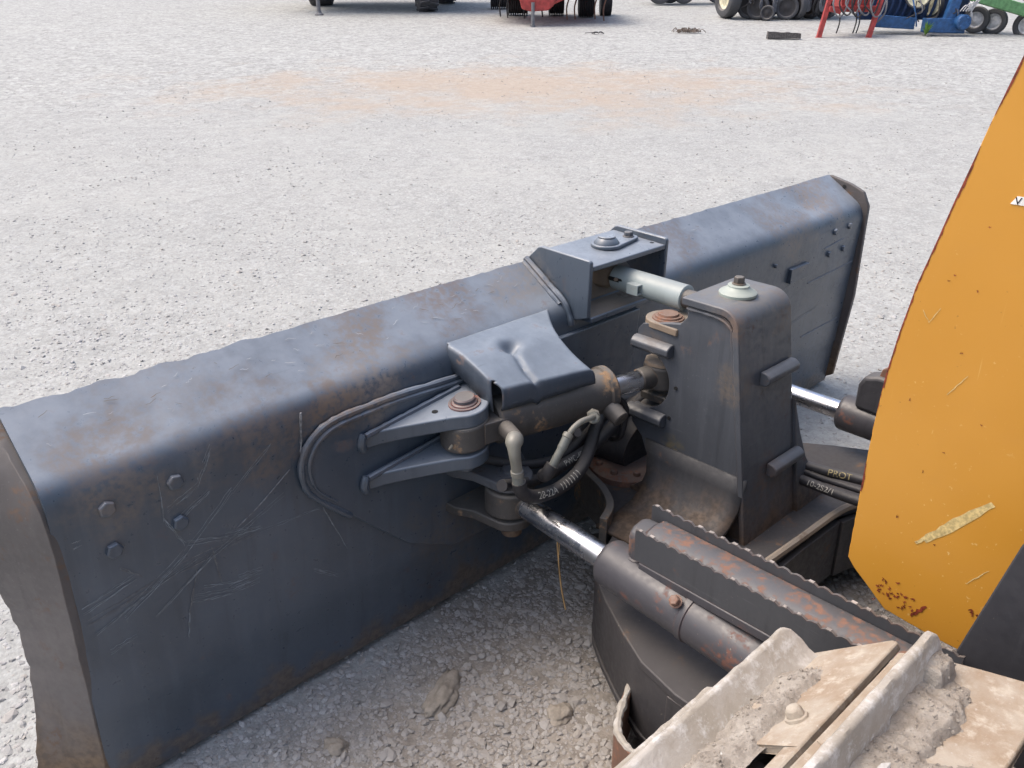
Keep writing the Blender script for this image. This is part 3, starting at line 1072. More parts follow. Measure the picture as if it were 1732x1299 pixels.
# side flap on the left, bending down
left = [top[j][0] for j in range(2, int(nv * .90) + 1)]
prev = left
p0 = left
for k, (dx, dy, dz) in enumerate(((-.005, -.001, -.003), (-.009, -.003, -.011), (-.011, -.006, -.024), (-.012, -.012, -.058))):
    cur = []
    for m, v in enumerate(p0):
        t = m / (len(p0) - 1)
        cur.append(b.bm.verts.new((v.co.x + dx * (1 - .4 * t), v.co.y + dy, v.co.z + dz * (1.0 + .35 * t))))
    for m in range(len(cur) - 1): b._f([prev[m], cur[m], cur[m + 1], prev[m + 1]])
    prev = cur
cp = b.build("cover_plate", [paint("cover_paint", (.043, .055, .074), rust=.3, dust_sheen=.8, rough=.42, edge=.3, spec=.5, dust_sheen_col=(.25, .295, .35), rustcol=(.14, .095, .075))], BL, smooth=60)  # bluish top tone stands for sky sheen here too
sm = cp.modifiers.new("solid", 'SOLIDIFY')
sm.thickness = .004
sm.offset = -1

# ------------------------------------------------------------------ tilt cylinder
TA, TB = Vector((-.664, -.092, .642)), Vector((-.06, -.245, .655))
td = (TB - TA).normalized()
b = MB()
b.cyl(TA + td * .075, TA + td * .425, .061, ch=.006, seg=40)
b.lathe(TA + td * .405, TB, [(0, .061), (.004, .066), (.022, .066), (.026, .062), (.030, .058), (.0305, .034)], 40)
TC = b.build("tilt_cylinder", CAST, DOZ)
b = MB()
b.cyl(TA + Vector((0, 0, -.036)), TA + Vector((0, 0, .033)), .063, seg=40, ch=.005)
b.sub(lambda v: (v.x, v.y, v.z + TILT * (v.x - TA.x)))
b.prism([(-.655, -.155), (-.59, -.168), (-.55, -.150), (-.55, -.08), (-.60, -.05)], 'z', .615, .672)
b.build("cylinder_eye", CAST, TC, bevel=.003)
b = MB()
b.cyl((-.727, -.115, .625), (-.741, -.121, .624), .004, .0025, 10)
b.build("grease_nipple", FITTING, TC)
b = MB()
b.cyl(TA + td * .43, TA + td * .60, .0275, seg=36)
b.build("rod", CHROME, TC)
b = MB()
b.cyl(TA + td * .535, TB, .031, .036, 30)
b.lathe(TB + Vector((0, 0, -.036)), TB + Vector((0, 0, 1)), [(0, .050), (.006, .057), (.066, .057), (.072, .050)], 36)
b.build("rod_eye", CAST, TC, bevel=.003)
# soil pad that sticks on top of the rod eye
b = MB()
b.lathe(TB + Vector((-.005, 0, .036)), TB + Vector((0, 0, 1)), [(0, .052), (.008, .050), (.014, .036), (.016, .001)], 24)
b.sub(lambda v: (v.x, v.y, v.z + .004 * noise.noise(v * 60)))
b.build("packed_soil", EARTHY, TC)
# port block and fittings at both ends
b = MB()
b.cyl(TA + td * .385 + Vector((.012, -.050, -.030)), TA + td * .40 + Vector((-.005, -.090, -.052)), .026, .024, 24, ch=.003)
b.build("port_block", CAST, TC)
PF = TA + td * .395 + Vector((-.030, -.080, -.055))
b = MB()
b.cyl((-.386, -.270, .648), (-.400, -.285, .651), .017, .017, 6)
b.cyl((-.400, -.285, .651), (-.419, -.299, .662), .0145, .0145, 6)
b.cyl((-.398, -.283, .651), (-.404, -.288, .652), .0165, .0165, 24)
b.tube([(-.417, -.298, .662), (-.44, -.305, .669), (-.47, -.305, .671), (-.495, -.303, .662), (-.512, -.30, .645)], .0075, 12)
b.cyl((-.508, -.30, .650), (-.518, -.30, .640), .013, .013, 18, ch=.002)
b.build("hose_fitting", FITTING, TC)
b = MB()
b.tube([(-.515, -.30, .642), (-.530, -.30, .622), (-.548, -.298, .598), (-.560, -.295, .578)], [.012] * 8 + [.0105] * 20, 14)
b.build("crimp_sleeve", SLEEVE, TC)
b = MB()
b.cyl((-.595, -.165, .645), (-.645, -.255, .668), .022, .019, 20, ch=.002)
b.build("port_neck", CAST, TC)
b = MB()
b.tube([(-.642, -.250, .672), (-.663, -.266, .666), (-.668, -.274, .642), (-.662, -.273, .612), (-.658, -.272, .590)], [.0160, .0185, .0205, .0215, .0215, .0210, .0205, .0190, .0165, .016, .015, .015, .0145, .014, .014, .0135], 16)
b.cyl((-.659, -.272, .596), (-.657, -.272, .580), .0158, .0158, 18, ch=.002)
b.build("elbow_fitting", FITTING, TC)
b = MB()
b.tube([(-.657, -.272, .584), (-.655, -.272, .566), (-.652, -.272, .548)], .0138, 16)
b.build("crimp_sleeve", SLEEVE, TC)

# hoses running behind the mast
def hose(pts, r, txt=None, size=.02, skip=0, name="hydraulic_hose", mat=INKW):
    o = MB().tube(pts, r, 14).build(name, HOSE, DOZ)
    if txt: hose_text("hose_print", txt, size, pts[skip:], r, (CX, CY, 1.66), mat, o)
    return o
hA = [(-.652, -.272, .560), (-.643, -.274, .528), (-.605, -.276, .500), (-.545, -.272, .484), (-.480, -.265, .478), (-.405, -.250, .486), (-.33, -.215, .502), (-.24, -.16, .52), (-.10, -.08, .51), (.10, -.10, .48)]
hose(hA, .0175, "28-22A  1111111", .026, 2, mat=INKW)
hB = [(-.560, -.295, .580), (-.572, -.288, .556), (-.560, -.265, .538), (-.51, -.235, .512), (-.43, -.205, .487), (-.304, -.195, .490), (-.206, -.19, .517), (-.076, -.17, .545), (.05, -.15, .55)]
hose(hB, .0165, "PWC-48A  V", .022, 4)
hose([(-.27, -.15, .60), (-.215, -.20, .615), (-.185, -.215, .585), (-.182, -.215, .54), (-.18, -.2, .48), (-.12, -.12, .42)], .008)
hose([(-.66, -.22, .53), (-.60, -.20, .50), (-.50, -.18, .462), (-.38, -.17, .455), (-.2, -.13, .47), (0, -.1, .5)], .015)
hose([(-.42, -.25, .60), (-.36, -.20, .57), (-.28, -.16, .55), (-.15, -.12, .58)], .010)
hose([(-.60, -.05, .52), (-.5, -.13, .488), (-.38, -.16, .478), (-.25, -.14, .50), (-.1, -.1, .52)], .013)
# hoses leaving towards the engine on the far side of the mast
hR1 = [(.02, -.32, .44), (.10, -.44, .42), (.177, -.556, .400), (.201, -.644, .398), (.233, -.741, .396), (.28, -1.0, .40), (.30, -1.4, .45)]
hR2 = [(.02, -.36, .40), (.09, -.47, .385), (.132, -.535, .376), (.150, -.567, .372), (.156, -.612, .369), (.162, -.666, .366), (.175, -.752, .362), (.20, -1.0, .37), (.22, -1.4, .42)]
hR3 = [(.0, -.36, .38), (.11, -.46, .395), (.166, -.556, .388), (.186, -.65, .381), (.205, -.752, .379), (.24, -1.0, .38), (.26, -1.4, .43)]
hose(hR1, .0145, "PROT", .026, 3, mat=INK)
hose(hR3, .009)
hose(hR2, .0145, "10-2S2/1", .022, 4, mat=INKW)

# ------------------------------------------------------------------ brace link between blade and mast
b = MB()
LA, LB2 = Vector((.012, .0, .864)), Vector((.0, -.42, .864))
b.lathe(LA, LB2, [(0, .031), (.004, .036), (.255, .036), (.258, .031)], 36)
LINK = b.build("brace_link", GREENISH, DOZ)
b = MB()
b.lathe(Vector((.012, .045, .83)), Vector((.012, .045, 2)), [(0, .030), (.01, .040), (.055, .040), (.07, .028)], 28)
b.cyl((.012, .05, .862), (.012, -.01, .864), .026, .024, 20)
b.cyl((.012, .045, .800), (.012, .045, .94), .017, seg=20)
b.build("link_eye", EARTHY, LINK, bevel=.002)
b = MB()
b.cyl((.0, -.245, .864), (.0, -.40, .864), .026, seg=24)
b.lathe((0, -.41, .835), (0, -.41, 2), [(0, .03), (.06, .03)], 24)
b.build("threaded_end", CAST, LINK)
b = MB()
b.prism(arc((-.045, .869), .006, 90, 270, 6) + arc((-.005, .869), .006, -90, 90, 6), 'x', -.0250, -.0232)
b.build("slot", BLACK, LINK)
b = MB()
b.cyl((-.0225, -.030, .871), (-.032, -.031, .872), .006, .005, 8)
b.build("locking_screw", EARTHY, LINK)
b = MB()
for zz in (.850, .876): b.box((-.045, -.125, zz - .002), (-.018, -.085, zz + .002))
b.box((-.047, -.125, .848), (-.043, -.085, .878))
b.build("clip", GREENISH, LINK, bevel=.001)

# ------------------------------------------------------------------ mast
def strap_prof():
    o = [(-.331, .917), (-.440, .917)]
    o += arc((-.448, .860), .057, 90, 172, 8)
    o += [(-.600, .262)]
    i = [(-.582, .262), (-.486, .86)] + arc((-.450, .857), .040, 165, 90, 6) + [(-.331, .897)]
    return o + i
b = MB()
b.prism(strap_prof(), 'x', -.126, .126)
MA = b.build("mast", MAST, DOZ, bevel=.003)
side = [(-.448, .893), (-.345, .893), (-.345, .862), (-.325, .838), (-.270, .826), (-.205, .808), (-.190, .790), (-.188, .737), (-.200, .735)]
side += arc((-.218, .650), .088, 78, -78, 18)[::1]
side = [(-.448, .893), (-.345, .893), (-.345, .862), (-.325, .838), (-.270, .826), (-.205, .808), (-.190, .790), (-.188, .737)]
bite = [(-.218 - .088 * math.sin(R(a)), .650 + .088 * math.cos(R(a))) for a in np.linspace(-15, 195, 22)]
side += bite + [(-.186, .560), (-.186, .505), (-.225, .470), (-.248, .420), (-.252, .365), (-.238, .325), (-.205, .295), (-.15, .275), (-.582, .275), (-.500, .83), (-.485, .875)]
for x0, x1, lab in ((-.116, -.100, None), (.100, .116, None)):
    b = MB()
    b.prism(side, 'x', x0, x1)
    b.build("side_plate", MAST, MA, bevel=.002)
for y, z in ((-.330, .655), (-.315, .560)):
    MB().lathe((-.1195, y, z), (1, y, z), [(0, .0052), (.006, .0052)], 14).build("bolt_hole", BLACK, MA)
def stopbar(cx, cy, cz, along, outv, L, name="stop_bar"):
    """chamfered hexagonal bar welded on a face"""
    b = MB()
    a, o = Vector(along), Vector(outv)
    u = Vector((0, 0, 1))
    h, d = .019, .030
    prof = [(0, -h), (d * .6, -h), (d, -h * .4), (d, h * .35), (d * .75, h * .75), (d * .45, h), (0, h)]
    c = Vector((cx, cy, cz))
    A = [b.bm.verts.new(c - a * L / 2 + o * p[0] + u * p[1]) for p in prof]
    B = [b.bm.verts.new(c + a * L / 2 + o * p[0] + u * p[1]) for p in prof]
    n = len(prof)
    for i in range(n): b._f([A[i], A[(i + 1) % n], B[(i + 1) % n], B[i]])
    b._f(A[::-1])
    b._f(B)
    return b.build(name, MAST, MA, bevel=.003)
stopbar(-.116, -.250, .757, (0, 1, 0), (-1, 0, 0), .125)
stopbar(-.116, -.243, .548, (0, 1, 0), (-1, 0, 0), .125)
stopbar(.040, -.528, .722, (1, 0, .0), (0, -1, 0), .150)
stopbar(.060, -.570, .462, (1, 0, .0), (0, -1, 0), .150)
# side wing at the foot on the far side
b = MB()
b.prism([(.126, .62), (.126, .262), (.37, .262), (.30, .30), (.23, .36), (.18, .43), (.148, .52)], 'y', -.012, .012)
b.sub(lambda v: (v.x, v.y - .505 - (.86 - v.z) * .157, v.z))
b.build("foot_gusset", MAST, MA, bevel=.003)
# fork plates that hold the tilt cylinder rod, with pins
for z0, z1, mt in ((.802, .822, EARTHY), (.578, .600, CAST), (.535, .555, CAST)):
    b = MB()
    pts = arc((-.062, -.245), .060, -40, 190, 16)
    pts = [(.10, -.34), (.10, -.22)] + [(TB.x + .060 * math.cos(R(a)), TB.y + .060 * math.sin(R(a))) for a in range(10, 200, 12)] + [(-.1235, -.32)]
    if z0 < .7: pts = [(max(-.098, x), y) for x, y in pts]
    b.prism(pts, 'z', z0, z1)
    b.build("fork_plate", mt, MA, bevel=.003)
b = MB()
b.lathe((TB.x - .005, TB.y - .005, .822), (TB.x - .005, TB.y - .005, 2), [(0, .044), (.004, .043), (.0045, .037), (.009, .036), (.0095, .029), (.015, .027), (.0155, .008), (.0135, .001)], 36)
b.build("pivot_pin", RUSTY, MA)
# top pin cap with bolt
TP = (-.005, -.418)
b = MB()
b.lathe((TP[0], TP[1], .917), (TP[0], TP[1], 2), [(0, .048), (.007, .049), (.010, .046), (.012, .040), (.020, .030), (.0225, .028), (.026, .028), (.028, .022), (.0285, .001)], 40)
PC = b.build("pin_cap", CAPPAINT, MA)
MB().bolt((TP[0], TP[1], .9455), (0, 0, 1), .0145, .017, True, .5).build("bolt", CAST, PC, bevel=.001)

# ------------------------------------------------------------------ C-frame
def cf(sx, mat=FRAME):
    pts = [(-.06, -.16), (-.12, -.10), (-.16, -.075), (-.19, -.12), (-.25, -.24), (-.315, -.31), (-.38, -.335), (-.46, -.36), (-.51, -.405), (-.565, -.485), (-.62, -.58), (-.67, -.68), (-.695, -.79), (-.70, -.92), (-.70, -2.4), (-.52, -2.4), (-.52, -1.05), (-.47, -.92), (-.38, -.80), (-.29, -.72), (-.20, -.69), (0.0, -.685), (0.0, -.16)]
    return [(x * sx * -1, y) for x, y in pts]
b = MB()
L = cf(-1)[:-2]
Rr = [(-x, y) for x, y in L][::-1]
outline = L + [(0.0, -.685)] + Rr
b.prism(outline, 'z', .262, .282)
b.prism([(x, y) for x, y in outline], 'z', .060, .078)
CFR = b.build("push_frame", FRAME, DOZ, bevel=.003)
# standing webs of the frame
def web(path, th, z0, z1, name="frame_web", mat=FRAME, par=None):
    b = MB()
    path = [Vector((p[0], p[1])) for p in path]
    if len(path) > 3:
        q = []
        for i in range(len(path) - 1):
            p0, p1, p2, p3 = path[max(i - 1, 0)], path[i], path[i + 1], path[min(i + 2, len(path) - 1)]
            for k in range(5):
                t = k / 5
                q.append(.5 * ((2 * p1) + (p2 - p0) * t + (2 * p0 - 5 * p1 + 4 * p2 - p3) * t * t + (3 * p1 - p0 - 3 * p2 + p3) * t ** 3))
        path = q + [path[-1]]
    o1, o2 = [], []
    for i, p in enumerate(path):
        d = (path[min(i + 1, len(path) - 1)] - path[max(i - 1, 0)]).normalized()
        n_ = Vector((-d.y, d.x)) * th / 2
        o1.append((p.x + n_.x, p.y + n_.y))
        o2.append((p.x - n_.x, p.y - n_.y))
    b.prism(o1 + o2[::-1], 'z', z0, z1)
    return b.build(name, mat, par or CFR, bevel=.002)
for sx in (1, -1):
    web([(sx * x, y) for x, y in [(-.375, -.345), (-.455, -.372), (-.50, -.415), (-.552, -.492), (-.606, -.585), (-.655, -.685), (-.681, -.79), (-.686, -.92), (-.686, -2.4)]], .018, .078, .262)
    web([(sx * x, y) for x, y in [(-.53, -2.4), (-.53, -1.05), (-.482, -.93), (-.39, -.81), (-.30, -.735), (-.20, -.705)]], .018, .078, .262)
web([(-.20, -.697), (0, -.693), (.20, -.697)], .018, .078, .262)
# raised lip along the inner edge of the cross member
b = MB()
b.tube([(-.155, -.682, .290), (0, -.688, .290), (.18, -.695, .292), (.27, -.715, .292), (.36, -.78, .290), (.46, -.90, .288), (.51, -1.05, .286), (.52, -1.6, .286)], .011, 8)
b.build("flange_lip", EARTHY, CFR)
b = MB()
b.tube([(-.52, -1.6, .286), (-.51, -1.05, .286), (-.46, -.90, .288), (-.36, -.78, .290), (-.27, -.715, .292), (-.155, -.682, .290)], .011, 8)
b.build("flange_lip", EARTHY, CFR)
# curved wing in front of the mast and centre pivot cap
web([(-.10, -.005), (-.16, -.03), (-.20, -.10), (-.235, -.19), (-.29, -.265), (-.36, -.30)], .022, .20, .335, mat=CAST)
web([(.10, -.005), (.16, -.03), (.20, -.10), (.235, -.19), (.29, -.265), (.36, -.30)], .022, .20, .335, mat=CAST)
b = MB()
b.lathe((-.035, -.115, .282), (-.035, -.115, 2), [(0, .115), (.018, .115), (.026, .10), (.030, .07), (.031, .001)], 40)
PV = b.build("pivot_cap", RUSTY, CFR)
for a in (150, 195, 240, 285, 100, 30, 330):
    x, y = -.035 + .088 * math.cos(R(a)), -.115 + .088 * math.sin(R(a))
    MB().cyl((x, y, .306), (x, y, .320), .0115, .0105, 14, ch=.002).build("bolt", RUSTY, PV)
# gussets spreading from the mast foot over the frame
b = MB()
FP = [(-.1175, .47), (-.120, .42), (-.132, .375), (-.160, .338), (-.205, .312), (-.265, .296), (-.345, .286)]
G = []
for i, (x, z) in enumerate(FP):
    q = i / (len(FP) - 1)
    ya, yb = -.245 - .03 * math.sin(q * 2.5), -.575 + .02 * q
    G.append([b.bm.verts.new((x, ya + (yb - ya) * k / 8, z)) for k in range(9)])
for a_, c_ in zip(G, G[1:]):
    for k in range(8): b._f([a_[k], a_[k + 1], c_[k + 1], c_[k]])
fl = b.build("foot_flare", paint("foot_flare_steel", (.036, .037, .041), rust=.35, dust_sheen=.0, rough=.65, low=(.27, .40), lowcol=(.12, .078, .048), rustcol=(.12, .07, .045)), MA)
fm = fl.modifiers.new("solid", 'SOLIDIFY')
fm.thickness = .012
fm.offset = 0
b = MB()
b.tube([(-.119, y, z) for y, z in ((-.345, .888), (-.44, .886), (-.478, .868), (-.487, .83), (-.535, .56), (-.575, .30))], .0045, 8, wob=.5)
b.build("weld_bead", MAST, MA)

# dark cast body between the mast and the blade (ball joint housing)
b = MB()
b.lathe((0, .05, .40), (0, -.2, .36), [(0, .16), (.05, .15), (.10, .11), (.16, .10), (.20, .09)], 32)
b.build("ball_joint", FRAME, CFR)

# curved guard plate standing beside the frame, soil on its rim
GP = [(-.585, -.600), (-.63, -.625), (-.70, -.658), (-.752, -.690), (-.772, -.72), (-.778, -.76), (-.76, -.82)]
web(GP, .016, .0, .15, "rock_guard", RUSTY)
b = MB()
b.tube([(x, y, .151) for x, y in GP], .0085, 8, wob=.8)
b.build("rim_soil", GROUSER, CFR)

# ------------------------------------------------------------------ lift cylinders
for sx in (-1, 1):
    A = Vector((sx * .555, -.138, .418))
    B = Vector((sx * .592, -.95, .393))
    d = (B - A).normalized()
    s0 = .355
    b = MB()
    b.lathe(A + d * s0, B, [(0, .030), (.0, .050), (.006, .056), (.014, .058), (.245, .058), (.247, .061), (.262, .061), (.264, .058), (.62, .058), (.62, .0)], 48)
    LC = b.build("lift_cylinder", BARREL, DOZ)
    tag(LC, "near lift cylinder with serrated step guard" if sx < 0 else "far lift cylinder seen beyond the mast")
    MB().cyl(A + d * .07, A + d * (s0 + .02), .0305, seg=40).build("rod", CHROME, LC)
    b = MB()
    b.lathe(A + Vector((0, 0, -.036)), A + Vector((0, 0, 1)), [(0, .060), (.005, .066), (.067, .066), (.072, .060)], 40)
    b.cyl(A + d * .045, A + d * .085, .032, .0285, 28)
    b.build("rod_eye", CAST, LC, bevel=.002)
    if sx < 0:
        b = MB()    # domed plug
        pb = A + d * (s0 + .085) + Vector((.004, 0, .045))
        b.lathe(pb, pb + Vector((0, 0, 1)), [(0, .023), (.012, .023), (.014, .018), (.036, .018), (.046, .014), (.051, .007), (.052, .001)], 24)
        b.build("port_plug", BARREL, LC)
        # guard channel: body, serrated rails
        y0, y1 = -.560, -1.26
        b = MB()
        b.prism([(-.588, .462), (-.516, .462), (-.514, .522), (-.522, .538), (-.545, .545), (-.575, .540), (-.590, .525)], 'y', y0, y0 - .045)
        b.sub(lambda v: (v.x, v.y, v.z + (v.y - y0) * -.04))
        HG = b.build("guard_front", GUARD, LC, bevel=.008)
        def rail(x, zb, zt, th, mat, ys, ye, nm):
            b = MB()
            pts = [(ys, zb)]
            n = int((ys - ye) / .010)
            for i in range(n + 1):
                y = ys - (ys - ye) * i / n
                ph = i % 3
                pts.append((y, zt + (.0045 if ph else -.001) + random.uniform(-.0008, .0008)))
            pts.append((ye, zb))
            b.prism(pts, 'x', x - th / 2, x + th / 2)
            # bright worn crests, second material of the same mesh
            b.mi = 1
            for i in range(n):
                if i % 3 == 1 and random.random() < .7:
                    y = ys - (ys - ye) * i / n
                    b.box((x - th / 2 - .0004, y - .011 + random.uniform(0, .005), zt + .0032), (x + th / 2 + .0004, y + .001, zt + .0052))
            b.sub(lambda v: (v.x + (v.y - y0) * .045, v.y, v.z + (v.y - y0) * -.035))
            return b.build(nm, [mat, CREST], LC)
        rail(-.592, .470, .548, .006, GUARDSIDE, -.585, y1, "serrated_rail")
        rail(-.503, .470, .562, .006, GUARDSIDE, -.560, y1, "serrated_rail")
        b = MB()
        b.prism([(-.589, .536), (-.575, .546), (-.548, .550), (-.520, .548), (-.5062, .540), (-.5062, .532), (-.589, .528)], 'y', -.605, y1)
        b.sub(lambda v: (v.x + (v.y - y0) * .045, v.y, v.z + (v.y - y0) * -.035))
        b.build("guard_top", GUARD, LC, bevel=.002)
        b = MB()
        b.prism([(-.597, .448), (-.51, .448), (-.51, .4695), (-.597, .4695)], 'y', -.60, y1)
        b.sub(lambda v: (v.x + (v.y - y0) * .045, v.y, v.z + (v.y - y0) * -.035))
        b.build("guard_base", BARREL, LC, bevel=.003)
        pbt = A + d * (s0 + .235) + Vector((-.045, 0, .052))
        MB().bolt(pbt, (-.7, 0, .7), .012, .014, True, .4).build("bolt", RUSTY, LC, bevel=.002)
    else:
        b = MB()
        b.prism([(-.545, .452), (-.545, .530), (-.560, .560), (-.600, .572), (-.80, .58), (-.80, .455), (-.62, .447)], 'x', .53, .60)
        b.build("port_block", BLACKP, LC, bevel=.012, seg=3)
        b = MB()
        b.prism([(-.600, .570), (-.605, .594), (-.618, .604), (-.635, .604), (-.645, .592), (-.65, .57)], 'x', .545, .560)
        b.build("tab", RUSTY, LC, bevel=.003)

# ------------------------------------------------------------------ hood
PX = -.42
hp = [(-1.140, 1.78), (-1.107, 1.60), (-1.097, 1.556), (-1.074, 1.463), (-1.060, 1.400), (-1.043, 1.327), (-1.030, 1.264), (-1.012, 1.183), (-.998, 1.088), (-.989, 1.000), (-.985, .90), (-.984, .75), (-.985, .600), (-1.000, .582), (-1.075, .520), (-1.153, .512), (-1.197, .510), (-2.9, .50), (-2.9, 1.78)]
def jag(pts, step=.012, amp=.0022):
    o = []
    for i in range(len(pts)):
        a, c = Vector(pts[i]), Vector(pts[(i + 1) % len(pts)])
        L_ = (c - a).length
        n = max(1, int(L_ / step)) if i < 16 else 1
        for k in range(n):
            p = a.lerp(c, k / n)
            j = amp * noise.noise(Vector((p.x * 60, p.y * 60, 3)))
            o.append((p.x + (j * .5 if i < 12 else 0), p.y + (j * .4 if i >= 12 else 0)))
    return o
for sx in (-1, 1):
    b = MB()
    x0 = sx * .42
    b.prism(jag(hp), 'x', x0, x0 - sx * .008)
    if sx < 0:
        nn = (-1, 0, 0)
        b.keep = False
    if sx < 0:
        m = b
        m.mi = 1
        bmesh.ops.recalc_face_normals(b.bm, faces=b.bm.faces[:])
        b.keep = True
        m.strip((PX, -1.118, .706), (PX, -1.214, .829), .020, .016, nn, .0008, 14, .35)
        m.strip((PX, -1.105, .693), (PX, -1.165, .765), .010, .008, nn, .0011, 10, .5)
        m.strip((PX, -1.24, 1.06), (PX, -1.27, 1.068), .008, .003, nn, .0010, 6, .3)
        m.strip((PX, -1.10, 1.00), (PX, -1.125, 1.045), .0015, .0015, nn, .0010, 6, .3)
        m.strip((PX, -1.205, .655), (PX, -1.235, .70), .0018, .0015, nn, .0010, 6, .3)
        m.strip((PX, -1.03, 1.14), (PX, -1.045, 1.12), .0015, .0010, nn, .0010, 4, .3)
        m.strip((PX, -1.045, 1.12), (PX, -1.06, 1.15), .0015, .0010, nn, .0010, 4, .3)
        m.mi = 2
        path_ = samp([(0, y_, z_) for y_, z_ in hp[:12]], 240)
        for k in range(0, 238):
            p_, q_ = path_[k], path_[k + 1]
            wd = .0030 + .0045 * noise.noise(Vector((k * .045, 2, 6))) + .0020 * noise.noise(Vector((k * .31, 5, 1)))
            if p_.z < .98: wd -= .0022
            if wd < .0006: continue
            vs_ = [b.bm.verts.new((PX - .0007, p_.y - .0004, p_.z)), b.bm.verts.new((PX - .0007, q_.y - .0004, q_.z)), b.bm.verts.new((PX - .0007, q_.y - wd, q_.z)), b.bm.verts.new((PX - .0007, p_.y - wd - .0008 * noise.noise(p_ * 300), p_.z))]
            b._f(vs_)
        for k in range(34):
            y, z = -1.05 - abs(random.gauss(0, .03)), .560 + random.gauss(0, .012)
            if k > 22: y, z = -1.12 + random.gauss(0, .01), .545 + random.gauss(0, .008)
            if k > 28: y, z = -1.232 + random.gauss(0, .004), .60 + random.gauss(0, .012)
            a = random.uniform(0, 3)
            l = random.uniform(.003, .009)
            m.strip((PX, y, z), (PX, y + l * math.cos(a), z + l * math.sin(a)), random.uniform(.003, .006), .003, nn, .0012 + k * 1e-5, 4, .9)
        m.strip((PX, -1.125, .535), (PX, -1.150, .570), .008, .006, nn, .0014, 8, .6)
        for k in range(16):
            y, z = random.uniform(-1.28, -1.04), random.uniform(.62, 1.3)
            m.strip((PX, y, z), (PX, y + .003, z + .002), .003, .002, nn, .0012, 3, .9)
    HP = b.build("hood_side_panel", [YELLOW, PALE, SMEAR], DOZ, bevel=.0015)
    if sx < 0:
        tag(HP, "orange side panel with a pale diagonal scrape")
        # worn sticker pieces
        m = MB()
        m.box((PX - .0014, -1.16, 1.340), (PX - .0004, -1.130, 1.353))
        m.sub(lambda v: (v.x, v.y - (v.z - 1.345) * .6, v.z))
        DC = m.build("sticker", WHITE, HP)
        m = MB()
        m.box((PX - .0014, -1.17, 1.378), (PX - .0004, -1.1385, 1.400))
        DC2 = m.build("sticker", WHITE, HP)
        text("sticker_print", "V", .016, (PX - .0018, -1.1325, 1.3405), (0, -1, 0), (0, 0, 1), BLACK, DC)
        text("sticker_print", "1", .016, (PX - .0018, -1.1405, 1.382), (0, -1, 0), (0, 0, 1), BLACK, DC)
b = MB()
b.prism([(-1.10, .56), (-1.13, 1.76), (-2.9, 1.76), (-2.9, .54)], 'x', -.40, .40)
b.build("engine_enclosure", BLACKP, DOZ, bevel=.01)
b = MB()
b.box((-.43, -2.9, 1.78), (.43, -1.09, 1.80))
b.build("hood_top", YELLOW, DOZ, bevel=.006)
b = MB()
b.prism([(-1.232, .40), (-1.238, .57), (-1.290, .825), (-1.40, 1.16), (-2.4, 1.16), (-2.4, .40)], 'x', -.512, -.495)
tag(b.build("side_guard", BLACKP, DOZ, bevel=.003), "black plate beside the orange panel")

# ------------------------------------------------------------------ near track
b = MB()
IC = (-1.395, .335)
b.lathe((-.92, IC[0], IC[1]), (-1.06, IC[0], IC[1]), [(0, .10), (0, .30), (.03, .345), (.05, .36), (.09, .36), (.11, .345), (.14, .30), (.14, .10)], 48)
b.box((-1.08, -3.3, .22), (-.90, -1.6, .48))
# chain links, as paired bars under every shoe
TRK = None
def shoe_frames():
    """(y, z, angle): root of each grouser and the outward direction of the shoe"""
    R0 = .425
    out = []
    for a in (-46, -14.5, 15.5, 45.5, 75.5):
        c = IC
        z = c[1] + R0 * math.sin(R(a)) - (.0 if a > -20 else -.03)
        n2 = R(a + 10)
        ty_, tz_ = c[0] + (R0 + .064) * math.cos(R(a)), z + .064 * math.sin(R(a))
        out.append((ty_ - .064 * math.cos(n2), tz_ - .064 * math.sin(n2), a + 10))
    y = out[-1][0] - .215
    while y > -3.3:
        out.append((y, IC[1] + R0 + .0, 90))
        y -= .2225
    for a in (105, 135, 165, 195, 225):
        out.append((-3.5 + .36 * math.cos(R(a)), .385 + .36 * math.sin(R(a)), a))
    y = -3.3
    while y < -1.35:
        out.append((y, .035, -90))
        y += .2225
    return out
FR = shoe_frames()
for (y, z, a) in FR:
    nx, nz = math.cos(R(a)), math.sin(R(a))      # outward
    ty, tz = -nz, nx                              # tangent, towards the rear over the top
    for xx in (-.935, -1.045):
        c = Vector((xx, y - nx * .045, z - nz * .045))
        pts = []
        b.prism([(c.y + ty * s_ + nx * h, c.z + tz * s_ + nz * h) for s_, h in ((-.07, -.045), (.07, -.045), (.08, -.02), (.06, .012), (-.06, .012), (-.08, -.02))], 'x', xx - .018, xx + .018)
    b.cyl((-.90, y - nx * .045 + ty * .1, z - nz * .045 + tz * .1), (-1.08, y - nx * .045 + ty * .1, z - nz * .045 + tz * .1), .022, seg=14)
TRK = b.build("track", FRAME, DOZ, bevel=.002)
tag(TRK, "mud caked crawler track on the near side")

